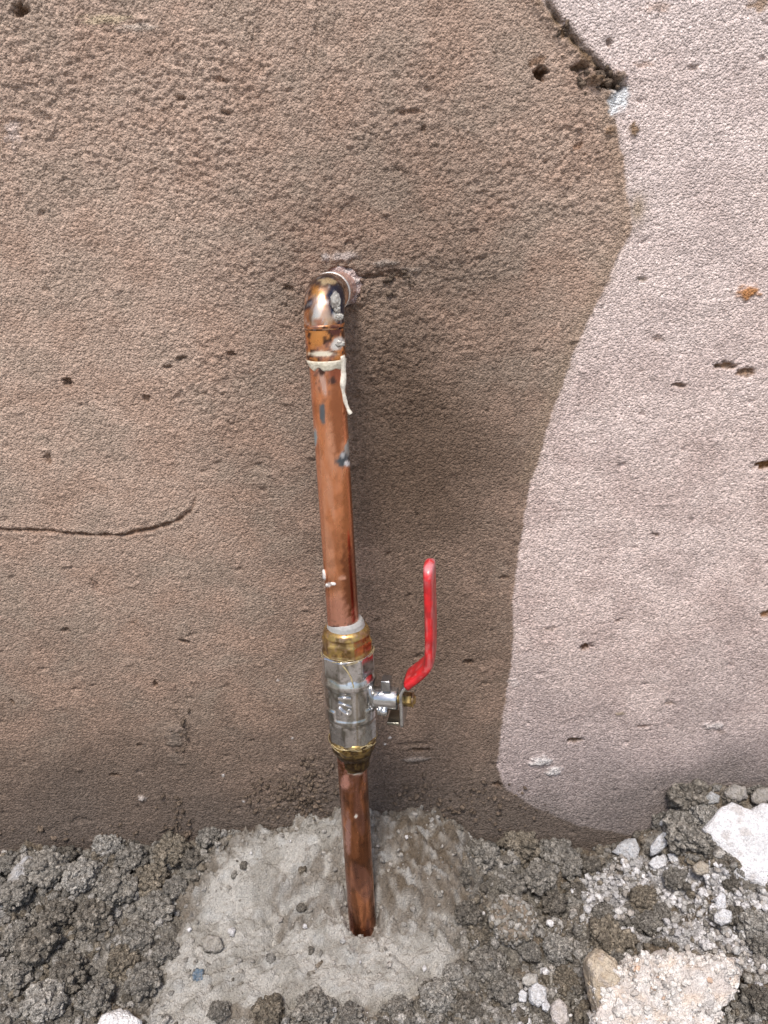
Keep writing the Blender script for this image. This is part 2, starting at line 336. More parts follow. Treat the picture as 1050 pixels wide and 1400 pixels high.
    # the scratched line, lower left
    G = [wxy(*p) for p in [(-60, 716), (0, 724), (60, 726), (120, 731), (170, 731), (210, 723), (243, 712), (262, 697), (270, 675)]]
    gd = seg_dist(X, Z, G) * mm
    gx = np.clip(.95 + .8 * n2(x / 5, z / 5, 97) + .5 * n2(x / 1.6, z / 1.6, 96), .25, 2)
    fadeg = sstep(wxy(272, 665)[1], wxy(262, 715)[1], Z)
    h -= 2.1 * np.clip(gx, .45, 1.2) * np.exp(-(gd / (.95 * gx)) ** 2) * fadeg
    col = lerp(col, np.array([.17, .085, .045]), np.exp(-(gd / (1.0 * gx)) ** 2) * .75 * fadeg)
    h += .7 * np.exp(-((gd - 2.2) / 1.1) ** 2) * fadeg * (n2(x / 2, z / 2, 98) + .5)
    # torn edge of the older coat, upper right: a raised crumbly lip over a hollow
    E_ = [wxy(*p) for p in [(700, -60), (738, -5), (758, 22), (785, 55), (808, 80), (828, 102), (846, 118)]]
    ed = seg_dist(X, Z, E_) * mm
    side = np.where(inside(X, Z, poly), 1.0, -1.0)
    br = .55 + .7 * n2(x / 5, z / 5, 99)
    h += 1.5 * np.exp(-((side * ed + 3.2) / 3.0) ** 2) * (.6 + np.abs(n2(x / 2.2, z / 2.2, 100)) * 1.4)
    h -= 3.8 * np.exp(-((side * ed - .4) / 1.5) ** 2) * np.clip(br + .3, .45, 1.4)
    col = lerp(col, np.array([.19, .13, .075]), np.exp(-((side * ed + .3) / 2.6) ** 2) * np.clip(br + .3, .3, .95))
    for i, (px, py, rx_, ry_, dp) in enumerate([(792, 93, 8, 5, -4), (835, 116, 13, 5, -5), (822, 98, 9, 5, -3), (770, 45, 7, 5, -2), (846, 104, 8, 6, 2.5), (812, 108, 12, 5, 2.2), (800, 78, 9, 5, 1.8)]):
        feat(px, py, rx_, ry_, dp, (.17, .11, .065), .75, sd=200 + i)
    # hole the pipe comes out of
    ox, oz = wxy(467, 392)
    hr = np.hypot(x - ox * mm, z - oz * mm)
    h -= 7 * sstep(10.5, 8.0, hr + n2(x / 3, z / 3, 105) * 1.0)
    h += 1.6 * np.exp(-((hr - 11.5) / 2.4) ** 2) * (.6 + n2(x / 3, z / 3, 106))
    # beyond what the picture resolves the plain goes smoother
    return h / mm, col
gx = axis(-.275, .262, .00062, -4.0, 4.0); gz = axis(.004, .535, .00062, -.12, 2.4)
XX, ZZ = np.meshgrid(gx, gz); nz_, nx_ = XX.shape
X1, Z1 = XX.ravel(), ZZ.ravel()
hh, cc = wall_fields(X1, Z1)
edge_f = sstep(.40, .30, np.abs(X1)) * sstep(.75, .6, Z1); hh = hh * edge_f
V = np.stack([X1, -hh, Z1], 1)
idx = np.arange(nx_ * nz_).reshape(nz_, nx_)
F = np.stack([idx[:-1, :-1], idx[:-1, 1:], idx[1:, 1:], idx[1:, :-1]], -1).reshape(-1, 4)
# back and rim so the wall has its thickness
nb = len(V)
rimi = np.concatenate([idx[0, :], idx[1:, -1], idx[-1, -2::-1], idx[-2:0:-1, 0]])
Vb = V[rimi].copy(); Vb[:, 1] = .22
V = np.concatenate([V, Vb]); cc = np.concatenate([cc, cc[rimi]])
nr = len(rimi); rr = np.arange(nr)
Fr = np.stack([rimi[(rr + 1) % nr], rimi, nb + rr, nb + (rr + 1) % nr], 1)
F = np.concatenate([F, Fr])
wall = put('wall', mesh_from('wall', V, F, cc), M_PLASTER)
tag(wall, 'rough plastered wall, damp brown coat on the left and pale pinkish coat on the right', 'wall')
del V, F, cc, hh

# ------------------------------------------------------------------ ground
BASE_PX = [(-60, 1175), (0, 1168), (40, 1152), (110, 1160), (230, 1158), (300, 1142), (380, 1136), (450, 1118), (520, 1112), (575, 1116), (620, 1124), (655, 1152), (740, 1160),
           (830, 1158), (885, 1140), (925, 1100), (960, 1085), (1010, 1076), (1060, 1072), (1120, 1070)]
_b = np.array([wxy(*p) for p in BASE_PX])
def base_z(x): return np.interp(x, _b[:, 0], _b[:, 1])
def heap(x, y):                             # the smooth lie of the ground
    t = np.clip(-y, 0, 9); zb = base_z(x)
    floor_ = .004 + .010 * sstep(.05, .2, x)
    L_ = .062 + .02 * sstep(.05, .2, x)
    z = floor_ + (zb - floor_) * np.exp(-(t / L_) ** 1.45)
    return z - .02 * sstep(.15, .6, t)
MORTAR_PX = [(176, 1430), (188, 1360), (204, 1310), (232, 1262), (262, 1215), (300, 1175), (335, 1146), (385, 1130), (450, 1112), (520, 1104), (580, 1112), (622, 1130), (640, 1172),
             (655, 1225), (640, 1262), (650, 1310), (620, 1350), (560, 1385), (500, 1398), (440, 1402), (330, 1396), (260, 1420)]
def hit(px, py, extra=0.0, fn=None):        # where the line of sight meets the ground
    fn = fn or (lambda x, y: heap(np.array([x]), np.array([y]))[0])
    d = ray(px, py); t = .25
    for k in range(900):
        p = CO + d * t
        if p[1] > 0 or p[2] < fn(p[0], p[1]) + extra: break
        t += .0006
    return CO + d * t
SMOOTH_PX = [(205, 1410), (238, 1300), (290, 1215), (345, 1165), (400, 1140), (455, 1118), (470, 1150), (420, 1190), (372, 1230), (380, 1280), (450, 1272), (520, 1282), (620, 1285), (615, 1335), (560, 1375), (470, 1410)]
SPOLY = [tuple(hit(*p)[:2]) for p in SMOOTH_PX]
MPOLY = [tuple(hit(*p)[:2]) for p in MORTAR_PX]
PIPE_A = at(445, 470, -.055); PIPE_B = at(495.5, 1262, -.055)
def soil_h(x, y):
    X_, Y_ = x * 1000, y * 1000
    z = heap(x, y)
    wx = X_ + 2.2 * n2(X_ / 6, Y_ / 6, 1); wy = Y_ + 2.2 * n2(X_ / 6, Y_ / 6, 2)
    c1, v1 = cells(wx / 17, wy / 15, 1); c2, v2 = cells(wx / 7, wy / 6.5, 2); c3, v3 = cells(wx / 3, wy / 2.8, 3); c4, v4 = cells(X_ / 1.5, Y_ / 1.4, 4)
    h = 9.0 * np.sqrt(np.clip(1 - (c1 / .85) ** 2, 0, 1)) * (.3 + v1) + 3.2 * np.sqrt(np.clip(1 - (c2 / .8) ** 2, 0, 1)) * (.3 + v2) \
        + 1.3 * np.sqrt(np.clip(1 - (c3 / .8) ** 2, 0, 1)) * (.3 + v3) + .55 * (1 - c4) + 2.2 * n2(X_ / 22, Y_ / 20, 5)
    dm = np.where(inside(x, y, MPOLY), seg_dist(x, y, MPOLY + [MPOLY[0]]) * 1000, 0)
    return z + (h - 8.2) / 1000 - .007 * sstep(3, 12, dm) - .012 * sstep(.025, .012, np.hypot(x - PIPE_B[0], y - PIPE_B[1]))
def mortar_h(x, y):
    X_, Y_ = x * 1000, y * 1000
    z = heap(x, y)
    ins = inside(x, y, MPOLY); d =  seg_dist(x, y, MPOLY + [MPOLY[0]]) * 1000
    s = np.where(ins, d, -d) + 9.0 * fbm2(X_ / 19, Y_ / 16, 3, 11, .6) + 1.6 * n2(X_ / 3.3, Y_ / 3.3, 12)
    h = 4.6 * sstep(-2, 14, s) - 9 * sstep(1, -6, s)
    # two lips: a higher shelf behind and left of the pipe, a flat lower pour in front of it
    bx, by = PIPE_B[0], PIPE_B[1]
    shelf = sstep(by - .004, by + .010, y + .0035 * n2(X_ / 8, Y_ / 8, 13) + .12 * np.abs(x - bx) * 0 - .010 * sstep(bx - .012, bx - .05, x))
    h += 7.0 * (shelf - .5)
    lump = np.exp(-(((x - bx + .020) / .014) ** 2 + ((y - by - .000) / .011) ** 2)); h += 7.5 * lump * (1 + .3 * n2(X_ / 4, Y_ / 4, 14))
    lump = np.exp(-(((x - bx - .040) / .03) ** 2 + ((y - by - .012) / .018) ** 2)); h += 3.0 * lump
    groove = np.exp(-(((x - bx + .052) / .006) ** 2 + ((y - by + .002) / .010) ** 2)); h -= 7.5 * groove
    r = np.hypot(x - bx, y - by) * 1000
    h -= 9 * sstep(12.5, 9, r + 2.0 * n2(X_ / 5, Y_ / 5, 15))
    sd2 = np.where(inside(x, y, SPOLY), 1, -1) * seg_dist(x, y, SPOLY + [SPOLY[0]]) * 1000 + 3.5 * fbm2(X_ / 9, Y_ / 8, 4, 16, .6)
    rz = np.clip(sstep(2.5, -2.5, sd2), 0, 1); h -= 1.6 * rz * (shelf < .6) - 1.2 * rz * (x < bx) * shelf
    c2, v2 = cells(X_ / 4.2, Y_ / 3.8, 17); c3, v3 = cells(X_ / 2, Y_ / 1.8, 18); c5, v5 = cells(X_ / 9, Y_ / 8, 19)
    h += rz * (3.0 * (.6 - c2) * (.4 + v2) + 1.5 * (.5 - c3) + 3.0 * (.55 - c5) * (.3 + v5)) + .55 * (.5 - c3) + fbm2(X_ / 13, Y_ / 11, 6, 20, .64) * (2.7 + 1.4 * rz) - 1.3 * sstep(.25, .0, np.abs(n2(X_ / 11, Y_ / 9, 27))) * (.3 + rz) + .18 * n2(X_ / 1.3, Y_ / 1.3, 24)
    h -= 2.6 * np.exp(-(c5 / .10) ** 2) * (v5 > .62) + 1.4 * np.exp(-(c2 / .16) ** 2) * (v2 > .84)
    # folds dragged by the trowel
    h += 2.4 * np.abs(n2((X_ + Y_ * .7) / 17, (Y_ - X_ * .5) / 8, 25)) * (1 - .5 * rz)
    return z + h / 1000, s, rz
def grid(name, f, xa, ya):
    A, B = np.meshgrid(xa, ya); ny, nx = A.shape; a, b = A.ravel(), B.ravel()
    z, col = f(a, b); i = np.arange(nx * ny).reshape(ny, nx)
    Fq = np.stack([i[:-1, :-1], i[:-1, 1:], i[1:, 1:], i[1:, :-1]], -1).reshape(-1, 4)
    return np.stack([a, b, z], 1), Fq, col
RUB_PX = [(790, 1205), (830, 1186), (880, 1168), (960, 1190), (1070, 1235), (1090, 1340), (990, 1335), (910, 1292), (800, 1268)]
RPOLY = [tuple(hit(*p)[:2]) for p in RUB_PX]
def soil_f(x, y):
    z = soil_h(x, y); X_, Y_ = x * 1000, y * 1000
    far = sstep(.45, .25, np.abs(x)) * sstep(-.34, -.2, y)
    z = np.where(far > 0, heap(x, y) + (z - heap(x, y)) * far, heap(x, y))
    a = fbm2(X_ / 30, Y_ / 24, 3, 41); b = n2(X_ / 5, Y_ / 5, 45)
    c = lerp(np.array([.20, .184, .16])[None, :], np.array([.30, .282, .255]), sstep(-.3, .4, a))
    c = lerp(c, np.array([.17, .128, .085]), sstep(.0, .6, n2(X_ / 17, Y_ / 14, 46) + .5 * sstep(.05, .15, x) - .1) * .7)
    pw = inside(x, y, RPOLY) * 1.0 * sstep(-.5, .1, n2(X_ / 14, Y_ / 12, 48) + .5 * n2(X_ / 5, Y_ / 5, 49))
    c = lerp(c, np.array([.52, .51, .515]), pw * .9)
    c = c * (1 + .28 * b[:, None] + .2 * n2(X_ / 1.8, Y_ / 1.8, 47)[:, None])
    c = lerp(c, np.array([.40, .375, .34]), np.maximum(sstep(-.19, -.35, y), sstep(.3, .5, np.abs(x))))  # unseen outer ground made paler so pipe and valve reflect brighter
    return z, c
gv, gf, gc = grid('ground', soil_f, axis(-.27, .27, .0009, -20, 20), axis(-.20, .012, .0009, -20, .012))
ground = put('ground', mesh_from('ground', gv, gf, gc), M_SOIL); tag(ground, 'loose crumbly grey brown earth at the foot of the wall', kind='structure')
def mort_f(x, y):
    z, s, rz = mortar_h(x, y); X_, Y_ = x * 1000, y * 1000
    a = fbm2(X_ / 20, Y_ / 16, 4, 51)
    c = lerp(np.array([.42, .405, .378])[None, :], np.array([.31, .295, .268]), sstep(-.25, .4, a))
    c = lerp(c, np.array([.215, .192, .165]), rz * .92 * sstep(-.7, .1, n2(X_ / 6, Y_ / 6, 58)) + .5 * sstep(PIPE_B[0] + .006, PIPE_B[0] + .02, x) * sstep(-.062, -.048, y))  # rough zones are darker mortar; shade right of the pipe is painted in
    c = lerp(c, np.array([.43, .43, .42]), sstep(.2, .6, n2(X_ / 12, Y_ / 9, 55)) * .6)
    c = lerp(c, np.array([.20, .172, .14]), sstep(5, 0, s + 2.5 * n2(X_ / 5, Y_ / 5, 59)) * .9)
    c = c * (1 + .10 * n2(X_ / 2.2, Y_ / 2.2, 57)[:, None])
    return z, c
mv, mf, mc = grid('mortar', mort_f, np.arange(-.185, .075, .0008), np.arange(-.155, .006, .0008))
# keep only the part that shows above the soil, close it underneath
keepv = (mv[:, 2] > soil_h(mv[:, 0], mv[:, 1]) - .006); fk = keepv[mf].all(1); mf = mf[fk]
used = np.unique(mf); remap = -np.ones(len(mv), int); remap[used] = np.arange(len(used)); mf = remap[mf]; mv = mv[used]; mc = mc[used]
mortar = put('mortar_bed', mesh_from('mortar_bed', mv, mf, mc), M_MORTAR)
tag(mortar, 'light grey set mortar spread around the foot of the copper pipe', 'mortar')
def top_z(x, y):
    a = soil_h(np.array([x]), np.array([y]))[0]; return max(a, mortar_h(np.array([x]), np.array([y]))[0][0])

# ------------------------------------------------------------------ rocks, clods, crumbs
def ico(sub):
    bm = bmesh.new(); bmesh.ops.create_icosphere(bm, subdivisions=sub, radius=1)
    v = np.array([p.co[:] for p in bm.verts]); f = np.array([[q.index for q in t.verts] for t in bm.faces]); bm.free(); return v, f
ICO = {s: ico(s) for s in (1, 2, 3, 4, 5, 6)}
def lumpy(sub, seed, amp=.35, freq=1.6, oct_=4, squash=(1, 1, 1), crumb=0.0, crumb_f=6):
    v, f = ICO[sub]; r = 1 + amp * fbm3(v * freq + seed * 3.1, oct_, seed % 50, .55)
    if crumb:
        q = np.abs(n3(v * crumb_f, seed % 37 + 3)); r = r + crumb * (q - .2) + crumb * .5 * np.abs(n3(v * crumb_f * 2.1, seed % 31 + 5))
    return v * r[:, None] * np.array(squash), f
def rand_rot(rng):
    q = rng.normal(size=4); q /= np.linalg.norm(q); a, b, c, d = q
    return np.array([[1 - 2 * (c * c + d * d), 2 * (b * c - d * a), 2 * (b * d + c * a)], [2 * (b * c + d * a), 1 - 2 * (b * b + d * d), 2 * (c * d - b * a)], [2 * (b * d - c * a), 2 * (c * d + b * a), 1 - 2 * (b * b + c * c)]])
def join(parts):
    Vs, Fs, Cs, n = [], [], [], 0
    for v, f, c in parts: Vs.append(v); Fs.append(f + n); Cs.append(c); n += len(v)
    return np.concatenate(Vs), np.concatenate(Fs), np.concatenate(Cs)
SOIL_C = [np.array(c) for c in [(.26, .243, .218), (.36, .342, .315), (.19, .172, .148), (.225, .195, .155), (.42, .40, .375)]]
PALE_C = [np.array(c) for c in [(.62, .61, .62), (.52, .51, .50), (.70, .69, .70), (.42, .39, .36)]]
def crumb_clod(seed, n=150, pal=SOIL_C, core_sub=3):
    rng = np.random.default_rng(seed)
    v, f = lumpy(core_sub, seed, .34, 1.5, 4, (1, rng.uniform(.7, 1), rng.uniform(.6, .85)), crumb=.16, crumb_f=5)
    base = pal[rng.integers(0, len(pal) - 1)] * 1.1
    cc_ = base * (1 + .35 * n3(v * 3.0, seed)[:, None]); parts = [(v * .9, f, cc_)]
    for k in range(n):
        p = v[rng.integers(len(v))] * .9; r = .06 + .20 * rng.random() ** 2.0
        cv, cf = lumpy(1 if r < .12 else 2, int(rng.integers(1, 999)), .6, 1.6, 3)
        parts.append(((cv * r) @ rand_rot(rng).T + p * rng.uniform(.95, 1.12), cf, np.tile(base * rng.uniform(.75, 1.45), (len(cv), 1))))
    return join(parts)
CLODS = [mesh_from('soil_clod', *crumb_clod(100 + i, 190)) for i in range(8)]
# notable clods: px, py, radius px, variant brown?
clods_left = [(52, 1312, 26), (95, 1345, 22), (196, 1350, 20), (235, 1178, 20), (180, 1185, 18), (150, 1165, 17), (60, 1210, 26), (20, 1235, 22), (110, 1215, 22), (160, 1232, 24), (205, 1215, 20), (215, 1255, 20),
              (130, 1270, 24), (80, 1262, 20), (190, 1295, 18), (25, 1290, 20), (165, 1325, 18), (20, 1345, 22), (60, 1385, 26), (130, 1378, 20), (225, 1310, 15), (285, 1150, 14), (90, 1180, 14), (240, 1225, 14), (12, 1190, 14), (180, 1150, 10)]
clods_mid = [(640, 1262, 16), (660, 1180, 20), (712, 1170, 22), (760, 1178, 20), (700, 1222, 16), (740, 1215, 20), (780, 1195, 17), (668, 1330, 20), (690, 1365, 18), (600, 1378, 20), (545, 1392, 18), (640, 1395, 20), (430, 1392, 22), (370, 1396, 18), (480, 1398, 14), (655, 1290, 14), (760, 1245, 16), (790, 1225, 12), (765, 1310, 17), (775, 1350, 16), (725, 1310, 13), (810, 1190, 12), (630, 1208, 13), (262, 1185, 13), (645, 1235, 12), (318, 1150, 10), (620, 1345, 14), (590, 1360, 11), (300, 1390, 12)]
clods_right = [(942, 1105, 25), (965, 1125, 18), (935, 1152, 26), (958, 1160, 20), (985, 1185, 14), (925, 1208, 13), (880, 1240, 17), (905, 1256, 12), (862, 1262, 14), (826, 1266, 18), (1032, 1276, 18), (1045, 1300, 16), (930, 1135, 16), (1000, 1215, 10), (905, 1130, 12), (890, 1272, 16), (1010, 1262, 14), (985, 1260, 12), (1040, 1380, 16), (1000, 1100, 12), (834, 1305, 26), (848, 1325, 16), (1042, 1095, 12)]
def place_clod(px, py, rpx, mesh, label, group, k, name='soil_clod', cat='clod'):
    p = hit(px, py, .001); r = rpx * np.dot(p - CO, _fw) / FPX
    z = heap(np.array([p[0]]), np.array([p[1]]))[0]
    r *= 1.12; o = put(name, mesh, None, None, (p[0], p[1] + .3 * r, z + (.38 + .35 * ((k * 7) % 5) / 5) * r))
    o.scale = (r, r * .95, r * .9); o.rotation_euler = (0, 0, k * 1.7); return tag(o, label, cat, group)
for m_ in CLODS: m_.materials.append(M_CLOD)
ORD = ['first', 'second', 'third', 'fourth', 'fifth', 'sixth', 'seventh', 'eighth', 'ninth', 'tenth', 'eleventh', 'twelfth', 'thirteenth', 'fourteenth', 'fifteenth', 'sixteenth']
k = 0
for L_, lab, gr in ((clods_left, 'left of the mortar', 'soil clods left of the mortar'),
                    (clods_mid, 'around the mortar', 'soil clods around the mortar'),
                    (clods_right, 'in white rubble', 'soil clods among the white rubble')):
    ys = sorted(p[1] for p in L_); cut = [ys[len(ys) // 3], ys[2 * len(ys) // 3]]; rows = [[], [], []]
    for p in L_: rows[0 if p[1] < cut[0] else 1 if p[1] < cut[1] else 2].append(p)
    for ri, row in enumerate(rows):
        for oi, (px, py, r) in enumerate(sorted(row)):
            k += 1; l2 = '%s %s clod from the left %s %s' % (ORD[oi], 'crumbly' if r < 20 else 'large', ('in the row nearest the wall', 'in the middle row', 'in the row nearest bottom')[ri], lab)
            place_clod(px, py, r, CLODS[k % 8], l2, gr, k)
# loose crumbs, uncountable
def scatter(n, rlo, rhi, mask, pal, seed, powr=2.4, lift=.35):
    rng = np.random.default_rng(seed); vars1 = [lumpy(1, s, .65, 1.5, 2) for s in range(1, 13)]; vars2 = [lumpy(2, s, .6, 1.7, 4) for s in range(21, 33)]
    px = rng.uniform(-40, 1090, n * 3); py = rng.uniform(1065, 1420, n * 3); keep = mask(px, py, rng)
    px, py = px[keep][:n], py[keep][:n]; parts = []
    # intersect all rays with the heap at once
    d = _fw + CR * ((px - 525) / FPX)[:, None] - CU * ((py - 700) / FPX)[:, None]; t = np.full(len(px), .25); live = np.ones(len(px), bool)
    for _ in range(700):
        P = CO + d * t[:, None]; live &= ~((P[:, 2] < heap(P[:, 0], P[:, 1])) | (P[:, 1] > 0)); t = np.where(live, t + .0008, t)
    P = CO + d * t[:, None]; sz = np.maximum(soil_h(P[:, 0], P[:, 1]), mortar_h(P[:, 0], P[:, 1])[0])
    for i in range(len(px)):
        if P[i, 1] > -.0005: continue
        r = rlo + (rhi - rlo) * rng.random() ** powr
        v, f = (vars2 if r > .0013 else vars1)[rng.integers(12)]
        v = (v * r * np.array([1, rng.uniform(.6, 1), rng.uniform(.5, .9)])) @ rand_rot(rng).T + np.array([P[i, 0], P[i, 1], sz[i] + lift * r])
        c = pal[rng.integers(len(pal))] * rng.uniform(.75, 1.25)
        parts.append((v, f, np.tile(c, (len(v), 1))))
    return join(parts)
MPX = np.array(MORTAR_PX, float)
def in_mortar(px, py): return inside(px, py, [tuple(p) for p in MORTAR_PX])
def rubble(px, py): return inside(px, py, RUB_PX)
def m_soil(px, py, rng): return (~in_mortar(px, py) | (rng.random(px.shape) < .02)) & (~rubble(px, py) | (rng.random(px.shape) < .25))
def m_pale(px, py, rng): return rubble(px, py) | (inside(px, py, [(690, 1330), (760, 1320), (790, 1400), (700, 1400)]) & (rng.random(px.shape) < .25)) | (inside(px, py, [(745, 1260), (800, 1250), (800, 1300), (750, 1300)]) & (rng.random(px.shape) < .4)) | (rng.random(px.shape) < .008)
sv = scatter(9000, .0004, .0034, m_soil, SOIL_C, 5, 3.2)
crumbs = put('soil_crumbs', mesh_from('soil_crumbs', *sv), M_SOIL); tag(crumbs, 'fine loose crumbs of grey brown soil', kind='stuff')
pv = scatter(7500, .0004, .0026, m_pale, PALE_C, 6, 2.8, .7)
def m_mort(px, py, rng): return in_mortar(px, py) & (inside(px, py, SMOOTH_PX) == (rng.random(px.shape) < .3))
MORT_C = [np.array(c) for c in [(.33, .31, .285), (.27, .25, .225), (.38, .36, .335)]]
mcv = scatter(1500, .0004, .0020, m_mort, MORT_C, 9, 3.0, .1)
tag(put('mortar_crumbs', mesh_from('mortar_crumbs', *mcv), M_MORTAR), 'fine crumbs of grey mortar lying on the mortar bed', kind='stuff')
rgw = np.random.default_rng(77); wl = []
for (cx_, cy_, sx_, sy_, n_) in [(395, 1092, 34, 16, 330), (425, 1070, 18, 18, 120), (240, 1118, 14, 16, 45), (640, 1100, 45, 16, 120), (560, 1085, 50, 12, 60), (120, 1140, 80, 10, 80), (540, 385, 26, 10, 26), (250, 1000, 7, 14, 26), (820, 108, 14, 10, 40), (770, 50, 9, 14, 14)]:
    for _ in range(n_):
        qx, qy = cx_ + rgw.normal() * sx_, cy_ + rgw.normal() * sy_
        if qy > 1150: continue
        X0, Z0 = wxy(qx, qy); r_ = .0005 + .0019 * rgw.random() ** 3; cv, cf = lumpy(1, int(rgw.integers(1, 60)), .65, 1.5, 2)
        wl.append(((cv * r_ * np.array([1, .55, .9])) @ rand_rot(rgw).T + np.array([X0, -.0004 - .15 * r_, Z0]), cf, np.tile(np.array((.155, .118, .09)) * rgw.uniform(.8, 1.35), (len(cv), 1))))
tag(put('wall_crumbs', mesh_from('wall_crumbs', *join(wl)), M_PLASTER), 'brown crumbs of plaster and earth stuck to the foot of the wall', kind='stuff')
pcr = put('white_rubble', mesh_from('white_rubble', *pv), M_STONE); tag(pcr, 'powdery white plaster rubble at lower right', kind='stuff')

def slab(poly_px, center_px, thick, depth_y, seed, noise=.10, sub=5, tilt=None, col0=(.7, .69, .7), col1=(.5, .48, .48), pink=None, fine=.03, cellular=0):
    """rock with a given outline seen from the camera side and real thickness along its own normal"""
    c = at(*center_px, depth_y); nrm = -ray(*center_px); nrm /= np.linalg.norm(nrm)
    if tilt is not None: nrm = np.array(tilt, float); nrm /= np.linalg.norm(nrm)
    u = np.cross(np.array([0, 0, 1.0]), nrm); u /= np.linalg.norm(u); v_ = np.cross(nrm, u)
    pts = []
    for (px, py) in poly_px:
        d = ray(px, py); t = np.dot(c - CO, nrm) / np.dot(d, nrm); q = CO + d * t - c; pts.append((q @ u, q @ v_))
    pts = np.array(pts); vv, f = ICO[sub]
    # sphere direction -> outline radius in that bearing (star shaped about the centre)
    ang = np.arctan2(vv[:, 1], vv[:, 0]); n = len(pts); R = np.full(len(vv), 1e-3)
    dx, dy = np.cos(ang), np.sin(ang)
    for i in range(n):
        a, b = pts[i], pts[(i + 1) % n]; e = b - a; den = dx * e[1] - dy * e[0]
        with np.errstate(all='ignore'):
            tt = (a[0] * e[1] - a[1] * e[0]) / den; ss = (a[0] * dy - a[1] * dx) / den
        ok = (tt > 0) & (ss >= -1e-6) & (ss <= 1 + 1e-6) & np.isfinite(tt); R = np.where(ok, np.maximum(R, tt), R)
    # superellipsoid profile: flat faces, rounded arris
    s = np.hypot(vv[:, 0], vv[:, 1]); zc = vv[:, 2]; e_ = 5.0
    k_ = (np.abs(s) ** e_ + np.abs(zc) ** e_) ** (-1 / e_)
    rad = s * k_ * R; hz = zc * k_ * thick / 2
    P = np.stack([dx * rad, dy * rad, hz], 1)
    size = R.mean(); q = P / size
    dn = fbm3(q * 1.8 + seed, 5, seed, .55) * noise * size
    dn += fine * size * (np.abs(n3(q * 9, seed + 7)) * 1.4 - .3)
    if cellular: dn += cellular * size * (np.abs(n3(q * 5.5, seed + 9)) - .25) * 1.6
    nr_ = P / (np.linalg.norm(P, axis=1)[:, None] + 1e-9); nr_[:, 2] = np.sign(zc) * np.abs(zc) ** .5; nr_ /= np.linalg.norm(nr_, axis=1)[:, None]
    P = P + nr_ * dn[:, None]
    t_ = sstep(-.4, .5, fbm3(q * 2.5, 4, seed + 3)); cl = lerp(np.array(col0)[None, :], np.array(col1), t_)
    if pink is not None: cl = lerp(cl, np.array(pink), sstep(.2, .5, n3(q * 4, seed + 5)) * .7)
    cl = lerp(cl, np.array([.42, .38, .36]), sstep(.30, .6, fbm3(q * 3.5, 5, seed + 11)) * .55)
    W = c + np.outer(P[:, 0], u) + np.outer(P[:, 1], v_) + np.outer(P[:, 2], nrm)
    return W, f, cl, c
def add_slab(name, label, cat, group=None, agg=0, **kw):
    W, f, cl, c = slab(**kw)
    dusty = agg < 0; agg = abs(agg)
    if agg:
        rg = np.random.default_rng(kw['seed']); fr = np.where((W - c) @ (CO - c) > 0)[0]; P_ = [(W, f, cl)]
        for _ in range(agg):
            i_ = fr[rg.integers(len(fr))]; r_ = .0005 + .0017 * rg.random() ** 2.6; cv, cf = lumpy(1 if r_ < .0012 else 2, int(rg.integers(1, 60)), .5, 1.5, 3)
            tone = rg.random(); cc_ = np.array((.76, .73, .70)) if tone < .7 else np.array((.64, .59, .55)) if tone < .9 else np.array((.58, .42, .32)) if tone < .93 else np.array((.45, .42, .40))
            if dusty: cc_ = SOIL_C[rg.integers(5)] * 1.0
            P_.append(((cv * r_ * np.array([1, .8, .7])) @ rand_rot(rg).T + W[i_] - .15 * r_, cf, np.tile(cc_ * rg.uniform(.85, 1.15), (len(cv), 1))))
        W, f, cl = join(P_)
    lo = np.array([c[0], c[1], W[:, 2].min()])
    return tag(put(name, rel(mesh_from(name, W, f, cl), lo), M_STONE, None, lo), label, cat, group)
add_slab('plaster_slab', 'large flat white slab of broken plaster leaning at the right edge', 'plaster slab',
         poly_px=[(956, 1134), (972, 1118), (984, 1104), (998, 1097), (1014, 1106), (1024, 1109), (1040, 1100), (1075, 1095), (1120, 1130), (1110, 1240), (1055, 1238), (1032, 1212), (1004, 1202), (990, 1178), (975, 1158)],
         center_px=(1045, 1160), thick=.016, depth_y=-.040, seed=12, noise=.04, sub=6, tilt=(-.10, -.62, .78), col0=(.74, .74, .77), col1=(.64, .64, .66), fine=.005)
add_slab('mortar_chunk', 'knobbly white and pink chunk of old mortar at the bottom right corner', 'mortar chunk',
         poly_px=[(822, 1345), (850, 1330), (872, 1310), (905, 1306), (940, 1306), (975, 1306), (1000, 1322), (1010, 1345), (990, 1362), (975, 1375), (972, 1430), (900, 1450), (825, 1440), (812, 1390)],
         center_px=(905, 1372), thick=.034, depth_y=-.122, seed=23, noise=.26, sub=6, tilt=(0, -.66, .75), col0=(.76, .73, .71), col1=(.58, .53, .50), pink=(.64, .53, .44), fine=.07, cellular=.0, agg=1500)
add_slab('stone_shard', 'cream upright shard pressed against the left side of the knobbly chunk', 'stone shard',
         poly_px=[(800, 1318), (806, 1303), (820, 1300), (840, 1316), (850, 1350), (856, 1390), (850, 1440), (826, 1440), (812, 1380)],
         center_px=(823, 1350), thick=.022, depth_y=-.116, seed=31, noise=.14, sub=5, tilt=(0, -.66, .75), col0=(.52, .45, .36), col1=(.44, .36, .27), fine=.04)
